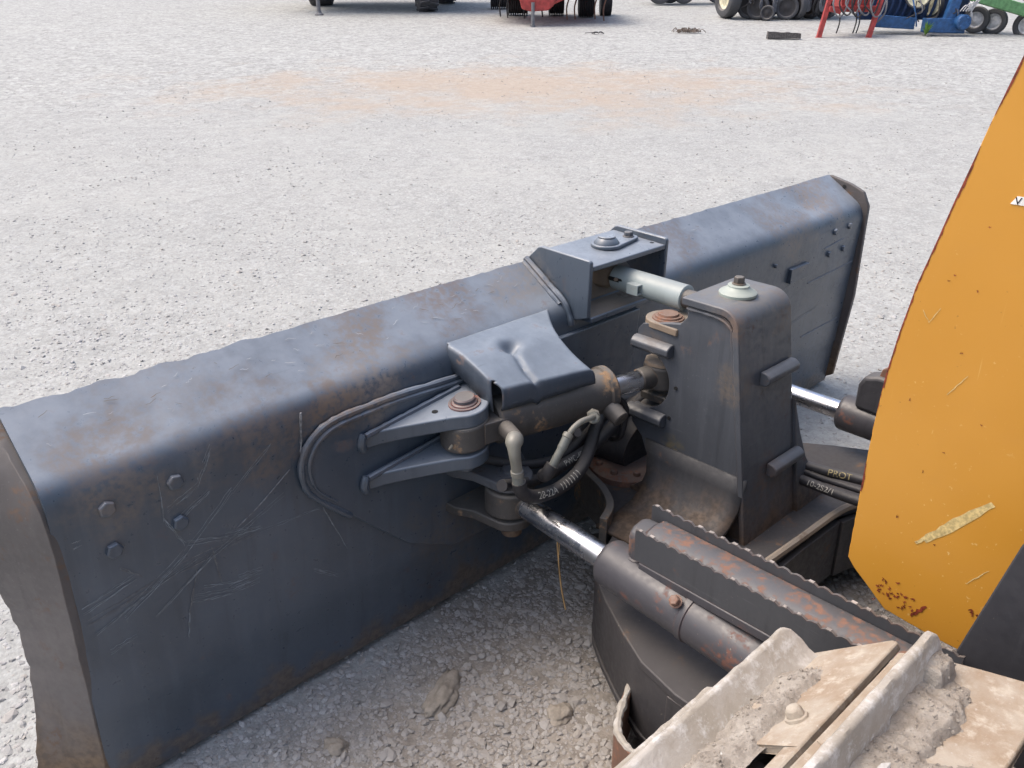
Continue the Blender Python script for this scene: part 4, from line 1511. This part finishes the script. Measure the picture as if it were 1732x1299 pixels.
def make_shoe():
    """local: x = world x, y = tangent to the rear, z = outward; origin at the grouser root"""
    b = MB()
    th = .014
    xi, xo = -.775, -1.27
    # plate around a mud relief hole
    hx0, hx1, hy0, hy1 = -1.16, -1.035, .070, .120
    b.prism([(xi - .015, -.048), (xi + .01, .0), (xi + .025, .05), (xi + .047, .134), (xi + .040, .146), (hx1, .146), (hx1, -.048)], 'z', -th, 0)
    b.box((hx0, -.048, -th), (hx1, hy0, 0))
    b.box((hx0, hy1, -th), (hx1, .146, 0))
    b.box((xo, -.048, -th), (hx0, .146, 0))
    bmesh.ops.remove_doubles(b.bm, verts=b.bm.verts[:], dist=1e-5)
    b.keep = False
    o = b.build("track_shoe", SHOE, None, bevel=.003)
    b = MB()
    n = 40
    rings = []
    for i in range(n + 1):
        x = xo + (xi - xo) * i / n
        q = min(1, (i / n) / .04, (1 - i / n) / .05)
        h = .064 * (.55 + .45 * math.sin(q * math.pi / 2)) + .0022 * noise.noise(Vector((x * 40, 0, 0)))
        w_ = .0085 + .0012 * noise.noise(Vector((x * 25, 3, 0)))
        lean = .004
        rings.append([b.bm.verts.new(p) for p in ((x, -.014, -.004), (x, -w_ - .001, .012), (x, -w_ - lean, h - .005), (x, -w_ * .5 - lean, h), (x, w_ * .5 - lean, h), (x, w_ - lean, h - .005), (x, w_ + .001, .014), (x, .024, -.004))])
    m = 8
    for p, c in zip(rings, rings[1:]):
        for k in range(m): b._f([p[k], p[(k + 1) % m], c[(k + 1) % m], c[k]])
    b._f(rings[0][::-1])
    b._f(rings[-1])
    g_ = b.build("grouser", GROUSER, o, smooth=50)
    for bx, by in ((-.965, .098), (-.965, .035), (-1.20, .098), (-1.20, .035)):
        b = MB()
        b.lathe((bx, by, 0), (bx, by, 1), [(0, .018), (.004, .0175), (.0045, .0135), (.014, .0128), (.019, .009), (.0205, .001)], 10)
        b.sub(lambda v: (v.x, v.y, v.z + .0015 * noise.noise(v * 90)))
        b.build("shoe_bolt", SHOE, o)
    return o
proto = make_shoe()
for i, (y, z, a) in enumerate(FR):
    if i == 0:
        o = proto
        kids = []
    else:
        o = proto.copy()
        COL.objects.link(o)
        for ch in list(proto.children):
            if i == 4 and ch.name.startswith('shoe_bolt'): continue   # buried in mud
            c = ch.copy()
            COL.objects.link(c)
            c.parent = o
    o.parent = TRK
    nx, nz = math.cos(R(a)), math.sin(R(a))
    # columns: local x -> world x, local y -> rearward tangent, local z -> outward
    M = Matrix(((1, 0, 0, 0), (0, -nz, nx, y), (0, nx, nz, z), (0, 0, 0, 1)))
    o.matrix_local = M

# dried mud lying on the two nearest shoes
def mud_patch(frame, x0, x1, t0, t1, hgt, seed, bm, amp=1.0):
    y, z, a = frame
    nx, nz = math.cos(R(a)), math.sin(R(a))
    nu, nv = int((x1 - x0) / .0034), int((t1 - t0) / .0034)
    G = []
    for i in range(nu + 1):
        row = []
        for j in range(nv + 1):
            u, v = i / nu, j / nv
            x, t = x0 + (x1 - x0) * u, t0 + (t1 - t0) * v
            n1 = noise.noise(Vector((x * 14, t * 14, seed)))
            n2 = noise.noise(Vector((x * 55, t * 55, seed + 3)))
            n3 = noise.noise(Vector((x * 160, t * 160, seed + 7)))
            ed = (1 - v) + .16 * n1 + .07 * n2 - .12
            env = max(0, min(1, 6 * u + .5 * n1, 6 * (1 - u) + .5 * n1)) * max(0, min(1, 6 * ed))
            h = hgt * env * (.75 + .45 * n1) + (.0042 * n2 + .0030 * n3) * (.25 + .75 * env) * amp
            h = h - .005 * (1 - env)
            row.append(bm.verts.new((x, y - nz * t + nx * h, z + nx * t + nz * h)))
        G.append(row)
    for i in range(nu):
        for j in range(nv):
            bm.faces.new([G[i][j], G[i + 1][j], G[i + 1][j + 1], G[i][j + 1]])
b = MB()
F1, F2 = FR[3], FR[4]
mud_patch(F1, -1.26, -.80, .006, .085, .019, 1, b.bm)
mud_patch(F1, -1.27, -1.165, .02, .140, .012, 2, b.bm)
mud_patch(F2, -1.06, -.785, .006, .085, .018, 4, b.bm)
mud_patch(F2, -1.27, -.93, .010, .155, .016, 6, b.bm)
mud_patch(FR[2], -1.26, -.85, .008, .10, .02, 8, b.bm)
mud_patch(F2, -.850, -.778, .006, .040, .046, 12, b.bm)
crp, crs = [], []
for v in b.bm.verts:
    if random.random() < .16 and len(crp) < 9000:
        crp.append(tuple(v.co))
        crs.append(.0011 + .0030 * random.random() ** 3)
mo = b.build("dried_mud", MUD, None, smooth=180)
tag(mo, "dried grey mud caked on the track shoes", "mud", kind="stuff")
tag(stones("mud_crumbs", np.array(crp), np.array(crs), MUD, 8, flat=.8), "crumbs of dry mud on the track shoes", "mud crumbs", kind="stuff")
# pebbles stuck in that mud
rng = np.random.default_rng(11)
pp, ss = [], []
for F, n_, xr, tr in ((F1, 16, (-1.20, -.86), (.015, .07)), (F2, 12, (-1.2, -.82), (.015, .06))):
    y, z, a = F
    nx, nz = math.cos(R(a)), math.sin(R(a))
    for k in range(n_):
        x, t = rng.uniform(*xr), rng.uniform(*tr)
        h = rng.uniform(.008, .016)
        pp.append((x, y - nz * t + nx * h, z + nx * t + nz * h))
        ss.append(.0018 + .0035 * rng.uniform() ** 3)
for (F, x, t, h, s_) in ((F2, -1.045, .045, .024, .0105), (F1, -1.17, .060, .028, .009), (F1, -1.20, .115, .018, .007)):
    y, z, a = F
    nx, nz = math.cos(R(a)), math.sin(R(a))
    pp.append((x, y - nz * t + nx * h, z + nx * t + nz * h))
    ss.append(s_)
tag(stones("mud_pebbles", np.array(pp), np.array(ss), plain("pebble", (.40, .39, .37), .8, var=.3, scale=60), 5), "small pale pebbles stuck in the mud on the track", "pebbles", kind="stuff")

# dry straw stem hanging beside the near rod
b = MB()
b.tube([(-.545, -.305, .405), (-.540, -.30, .34), (-.534, -.302, .27), (-.520, -.300, .19), (-.512, -.31, .12)], .0022, 6)
b.tube([(-.532, -.300, .345), (-.545, -.31, .30), (-.55, -.315, .285)], .0012, 5)
tag(b.build("straw_stem", STRAW), "thin dry straw stem hanging under the chrome rod", "straw")

# ------------------------------------------------------------------ machines parked along the far side of the yard
RZ = -R(43.85)
def wheel(par, c, r, w, yaw=0.0, rim=WGREY, name="wheel", lugs=0, rimr=.6, tyre=TYRE):
    """c = hub centre in the parent's space; axle along local x turned by yaw"""
    ax = Vector((math.cos(yaw), math.sin(yaw), 0))
    c = Vector(c)
    b = MB()
    ri = r * rimr
    b.lathe(c - ax * w / 2, c + ax * w, [(w * .18, ri), (0.02 * w, ri * 1.12), (0, (ri + r) / 2), (w * .06, r * .94), (w * .2, r), (w * .8, r), (w * .94, r * .94), (w, (ri + r) / 2), (w * .98, ri * 1.12), (w * .82, ri)], 36, close=False)
    if lugs:
        side = ax.cross(Vector((0, 0, 1)))
        for k in range(lugs):
            for sgn in (-1, 1):
                a = 2 * math.pi * (k + (.25 if sgn > 0 else 0)) / lugs
                d = Vector((0, 0, 1)) * math.cos(a) + side * math.sin(a)
                t = Vector((0, 0, 1)) * -math.sin(a) + side * math.cos(a)
                p = c + d * r
                o = [p + ax * sgn * w * .02 - t * .02, p + ax * sgn * w * .46 + t * .05 - t * .02, p + ax * sgn * w * .46 + t * .05 + t * .02, p + ax * sgn * w * .02 + t * .02]
                A = [b.bm.verts.new(q - d * .01) for q in o]
                B = [b.bm.verts.new(q + d * .025) for q in o]
                for i in range(4): b._f([A[i], A[(i + 1) % 4], B[(i + 1) % 4], B[i]])
                b._f(B)
    W = b.build(name, tyre, par, smooth=30)
    b = MB()
    b.lathe(c - ax * w * .34, c + ax * w, [(0, .001), (0, ri * .25), (.03 * w, ri * .3), (w * .12, ri * .8), (w * .02, ri * 1.0), (w * .66, ri * 1.0), (w * .56, ri * .8), (w * .64, ri * .3), (w * .68, ri * .25), (w * .68, .001)], 30)
    b.build("rim", rim, W)
    return W
def beam(par, name, mat, pts, w, h=None):
    b = MB()
    b.tube(pts, w / 2 * 1.3, 4, smooth=False)
    return b.build(name, mat, par, bevel=.004)
def gloc(x, y): return (x, y, gz(x, y) - .01)

# 1 wagon with a jack stand
o1 = empty("farm_wagon", gloc(9.61, 16.62), RZ, label="dark wagon with lugged tyre and thin jack stand at the far left", cat="wagon")
b = MB()
b.cyl((0, 0, .02), (-.02, 0, 1.3), .045, seg=16)
b.lathe((0, 0, 0), (0, 0, 1), [(0, .10), (.02, .10), (.05, .06), (.09, .05)], 16)
b.build("jack_stand", WGREY, o1)
wheel(o1, (2.31, 1.0, .54), .50, .46, .25, WCREAM, lugs=18)
wheel(o1, (-.44, 2.6, .72), .60, .60, .1, WGREY)
wheel(o1, (2.6, 3.2, .74), .55, .46, .25, WCREAM, lugs=18)
b = MB()
b.box((-.9, .4, 1.05), (3.0, 3.6, 1.25))
b.prism([(-1.0, 1.25), (3.2, 1.25), (3.5, 2.3), (-1.4, 2.3)], 'y', .3, 3.7)
b.build("wagon_box", WDARK, o1, bevel=.03)

# 2 red tillage tool
o2 = empty("disc_harrow", gloc(11.32, 11.62), RZ, label="red framed disc harrow with dark rollers and hitch jack", cat="disc harrow")
b = MB()
b.prism([(-.30, .98), (-.27, .52), (-.22, .33), (-.05, .28), (.30, .30), (.42, .40), (.46, .98)], 'y', .05, .45)
b.prism([(.40, .40), (1.3, .78), (1.3, .98), (.42, .62)], 'y', .15, .35)
b.prism([(-.9, .8), (1.6, .8), (1.6, .98), (-.9, .98)], 'y', .5, 2.6)
b.build("frame", WRED, o2, bevel=.02)
b = MB()
b.cyl((0, 0.02, .02), (0.0, .02, .45), .035, seg=12)
b.lathe((0, .02, -.01), (0, .02, 1), [(0, .05), (.05, .05)], 12)
b.build("hitch_jack", WGREY, o2)
for x, y, r, w_ in ((-.29, 2.42, .22, .40), (.56, 2.42, .26, .30), (1.19, 2.03, .27, .30), (-.71, 4.0, .24, .40), (1.65, 2.4, .25, .22)):
    z0 = .055 * y * .95 + r
    ro = MB()
    for k in range(9):
        ro.lathe((x - w_ / 2 + w_ * k / 8, y, z0), (x + 9, y, z0), [(-.01, r * .75), (0, r), (.018, r), (.028, r * .75)], 20)
    ro.cyl((x - w_ / 2, y, z0), (x + w_ / 2, y, z0), r * .78, seg=16)
    ro.build("roller", WDARK, o2)
for x, y in ((-.5, 1.6), (-.14, 1.5), (-.66, 1.9), (.75, 1.2), (.92, 1.3), (1.35, 1.4), (1.5, 1.0), (.25, 1.8)):
    z0 = .055 * y
    MB().tube([(x, y, z0 + .02), (x - .02, y, z0 + .25), (x + .03, y, z0 + .5), (x, y, z0 + .85)], .016, 6).build("tine", WDARK if x < .5 else RUSTY, o2)

# 3 implement with yellow wheels far behind
o3 = empty("seed_drill", gloc(17.14, 12.99), RZ, label="implement on small yellow rimmed wheels behind the red machines", cat="seed drill")
for x, y, r, m in ((0.0, 0, .30, WCREAM), (.30, .3, .30, WGREY), (.62, .1, .28, WYEL), (1.5, .3, .30, WYEL), (1.9, .8, .3, WYEL)):
    wheel(o3, (x, y, r + .02 + .05 * y), r, .16, 1.35, m)
b = MB()
b.box((-.4, .1, .52), (2.4, .5, .72))
b.prism([(-.3, .72), (2.3, .72), (2.5, 1.3), (-.5, 1.3)], 'y', 0, .8)
b.build("seed_box", WDARK, o3, bevel=.02)

# 4 red planter with black gauge wheels
o4 = empty("row_planter", gloc(15.92, 9.29), RZ, label="dark red row planter on black gauge wheels and a tall grey tyre", cat="planter")
wheel(o4, (-.72, .25, .46), .44, .26, .25, WCREAM)
for x, y, r, w_, yaw in ((-.28, .1, .27, .12, 1.1), (-.14, -.05, .24, .12, 1.1), (.02, -.25, .15, .10, 1.2), (.46, -.1, .24, .12, 1.25), (.70, .0, .27, .16, .4), (1.05, .2, .3, .18, .5), (.16, .3, .26, .12, 1.1), (1.35, .1, .27, .12, 1.1)):
    wheel(o4, (x, y, r + .055 * y), r, w_, yaw, WDARK, rimr=.7)
b = MB()
b.box((-.9, .15, .78), (1.7, .35, .98))
for x in (-.25, .45, 1.15):
    b.prism([(x - .22, .55), (x + .30, .55), (x + .34, .74), (x + .22, 1.3), (x - .25, 1.3), (x - .28, .80)], 'y', -.12, .42)
b.build("row_units", WRED, o4, bevel=.02)
b = MB()
for x in (-.1, .3, .58, 1.0, 1.3):
    b.tube([(x, .0, .75), (x + .05, -.08, .45), (x + .02, -.05, .22), (x + .12, 0, .08)], .028, 8)
    b.tube([(x + .1, .1, .7), (x + .14, .02, .5), (x + .05, .05, .3)], .018, 6)
b.build("opener_arms", WDARK, o4)

random.seed(31)
for k in range(16):
    x = random.uniform(-.45, 1.6)
    MB().tube([(x, random.uniform(-.1, .2), random.uniform(.5, .9)), (x + random.uniform(-.15, .15), -.12, random.uniform(.3, .5)), (x + random.uniform(-.2, .2), 0, random.uniform(.12, .5))], random.choice((.010, .014, .022)), 6).build("hose", random.choice((WDARK, WGREY, HOSE)), o4)
for x in (-.05, .22, .9, 1.2):
    MB().lathe((x, -.1, .30), (x + .3, -.4, .30), [(0, .001), (0, .15), (.008, .15), (.008, .001)], 24).build("opener_disc", WGREY, o4)
b = MB()
b.box((-.5, .45, .30), (1.9, .9, 1.3))
b.build("seed_hopper", WDARK, o4, bevel=.02)
# 5 red hitch stand
o5 = empty("hitch_stand", gloc(13.86, 6.85), RZ, label="bright red two-legged hitch frame with looped black hoses", cat="hitch")
for xs, xe in ((0, .17), (.90, 1.10)):
    b = MB()
    b.tube([(xs, 0, 0), (xe, .05, .95)], .055, 4, smooth=False)
    b.lathe((xs, 0, -.01), (xs, 0, 1), [(0, .07), (.015, .07)], 12)
    b.build("leg", WRED, o5)
b = MB()
b.box((.08, .0, .42), (1.02, .12, .52))
b.prism([(.38, .50), (.90, .50), (.95, .9), (.28, .9)], 'y', .1, .6)
b.prism([(.10, .44), (.32, .38), (.34, .46), (.12, .52)], 'y', -.04, .0)
b.build("cross_member", WRED, o5, bevel=.01)
for k in range(7):
    x = .25 + .11 * k
    b = MB()
    b.tube([(x, .0, .80), (x - .10, -.08, .58), (x - .02, -.12, .36 + .05 * (k % 3)), (x + .12, -.06, .40), (x + .22, 0, .75)], .014, 6)
    b.build("hose", HOSE if k % 2 else WGREY, o5)
for x in (.36, .66, .72):
    MB().tube([(x, .15, .45), (x + .02, .12, .25), (x - .02, .1, .06)], .012, 6).build("chain", WDARK, o5)

# 6 blue planter
o6 = empty("blue_planter", gloc(15.78, 5.26), RZ, label="blue folded planter with cream disc wheels above a low blue beam", cat="planter")
b = MB()
b.prism([(-1.35, .14), (-.62, .10), (-.62, .30), (-1.35, .36)], 'y', .2, .4)
b.prism([(-.50, .06), (.22, .04), (.26, .30), (-.50, .30)], 'y', .0, .22)
b.prism([(-.16, .28), (.02, .28), (.20, 1.2), (.02, 1.2)], 'y', .02, .18)
b.build("beam", WBLUE, o6, bevel=.015)
b = MB()
b.cyl((.12, -.14, .24), (.12, .12, .24), .13, seg=20, ch=.02)
for k in range(6): b.bolt((.12 + .09 * math.cos(k), -.14, .24 + .09 * math.sin(k)), (0, -1, 0), .02, .02, False)
b.build("gearbox", WBLUE, o6)
wheel(o6, (-.58, .35, .68), .235, .10, 1.15, WCREAM, rimr=.84)
wheel(o6, (-.20, .55, .52), .22, .10, .45, WCREAM, rimr=.84)
wheel(o6, (.34, .3, .74), .14, .10, 1.2, WHITE, rimr=.84)
b = MB()
for k in range(12):
    x = -1.3 + k * .13
    b.tube([(x, .5, .30), (x + .05, .45, .6), (x - .04, .5, 1.1)], .03, 6)
b.box((-1.5, .6, .25), (.5, .8, 1.2))
b.build("row_unit_pack", WDBLUE, o6, bevel=.01)
b = MB()
for k in range(5):
    b.tube([(.02 + .05 * k, -.1, .42), (.08 + .06 * k, -.16, .52 + .03 * k), (.22, -.1, .42), (.30, -.05, .28)], .010, 6)
b.build("fittings", SILVER, o6)
b = MB()
b.prism([(-.50, .0), (-.42, .03), (.02, -.01), (.22, -.01), (.22, .015), (.0, .03), (-.5, .04)], 'y', -.12, -.06)
b.build("skid", WGREY, o6)

for k in range(10):
    x = random.uniform(-1.3, .3)
    MB().tube([(x, .15, random.uniform(.5, .9)), (x + random.uniform(-.1, .1), .0, random.uniform(.3, .5)), (x + random.uniform(-.2, .2), .1, random.uniform(.15, .4))], random.choice((.010, .014)), 6).build("hose", random.choice((WDARK, WGREY, WBLUE)), o6)
# 7 green trailer
o7 = empty("header_trailer", gloc(16.6, 4.73), RZ, label="green trailer on twin dark tyres with silver rims", cat="trailer")
b = MB()
b.prism([(-.72, .58), (.75, .20), (.95, .18), (.95, .34), (.75, .40), (-.66, .76)], 'y', -.22, -.08)
b.prism([(-.10, .60), (.02, .46), (.40, .48), (.40, .54), (.10, .54), (.08, .8), (.20, 1.3), (-.05, 1.3)], 'y', .0, .1)
b.box((.1, .0, .66), (1.5, .1, .74))
b.build("trailer_frame", WGREEN, o7, bevel=.01)
b = MB()
b.box((.32, -.06, .58), (.42, .04, .66))
b.build("lamp", WRED, o7)
b = MB()
b.cyl((.40, -.10, .47), (.5, -.10, .45), .05, seg=12)
b.build("coupling", WYEL, o7)
wheel(o7, (-.36, .25, .25), .23, .20, .95, SILVER)
wheel(o7, (-.05, .20, .22), .23, .20, .95, SILVER)
wheel(o7, (.50, .0, .16), .25, .22, .9, SILVER)
b = MB()
b.lathe((-.45, .3, .9), (.0, .3, .9), [(0, .18), (.5, .18)], 20)
b.build("rusty_drum", RUSTY, o7)

# small things lying on the gravel
b = MB()
n_ = 24
b.prism([(-.29, 0), (.29, 0), (.285, .085), (.02, .105), (-.01, .10), (-.285, .115)], 'y', -.07, .07)
bmesh.ops.subdivide_edges(b.bm, edges=b.bm.edges[:], cuts=4, use_grid_fill=True)
b.sub(lambda v: v + Vector((0, 0, 0)) + Vector((.008, .008, .008)) * noise.noise(v * 14))
o = b.build("wooden_block", WOOD, None, smooth=30)
o.location = (13.16, 7.15, gz(13.16, 7.15) + .0)
o.rotation_euler = (0, 0, RZ - .1)
tag(o, "weathered grey block lying on gravel before the red hitch frame", "block")
b = MB()
for k in range(60):
    x, y = random.gauss(0, .12), random.gauss(0, .05)
    a = random.uniform(0, 6.3)
    l = random.uniform(.04, .16)
    b.tube([(x, y, .01), (x + l * .5 * math.cos(a), y + l * .5 * math.sin(a), .03 + random.uniform(0, .06)), (x + l * math.cos(a), y + l * math.sin(a), .01)], .006, 4)
b.lathe((-.22, -.02, .03), (-.15, -.02, .03), [(0, .02), (.02, .035), (.06, .03), (.07, .01)], 10)
o = b.build("debris_heap", plain("dead_leaves", (.14, .11, .09), .9, var=.5), None)
o.location = (12.7, 8.87, gz(12.7, 8.87))
o.rotation_euler = (0, 0, RZ)
tag(o, "small heap of brown plant debris on the gravel", "debris")
b = MB()
for k in range(9):
    a = random.uniform(0, 6.3)
    b.tube([(0, 0, .01), (.06 * math.cos(a), .06 * math.sin(a), .03), (.13 * math.cos(a), .13 * math.sin(a), .008)], .009, 5)
b.tube([(-.25, 0, .012), (-.1, .01, .02), (0, 0, .015)], .006, 5)
o = b.build("twig_scrap", WDARK, None)
o.location = (11.34, 9.92, gz(11.34, 9.92))
o.rotation_euler = (0, 0, RZ)
tag(o, "tiny black scrap on the gravel in front of the harrow", "scrap")
b = MB()
for k in range(16):
    a = random.uniform(0, 6.3)
    h = random.uniform(.12, .26)
    sp = random.uniform(.05, .20)
    p = [Vector((0, 0, 0)), Vector((sp * .4 * math.cos(a), sp * .4 * math.sin(a), h * .7)), Vector((sp * math.cos(a), sp * math.sin(a), h))]
    s_ = Vector((-math.sin(a), math.cos(a), 0)) * .012
    v = [b.bm.verts.new(q) for q in (p[0] - s_, p[0] + s_, p[1] + s_ * 1.4, p[1] - s_ * 1.4, p[2])]
    b._f([v[0], v[1], v[2], v[3]])
    b._f([v[3], v[2], v[4]])
o = b.build("weed", LEAF, None)
o.location = (15.45, 5.60, gz(15.45, 5.60))
tag(o, "green weed tuft growing in front of the blue beam", "weed")
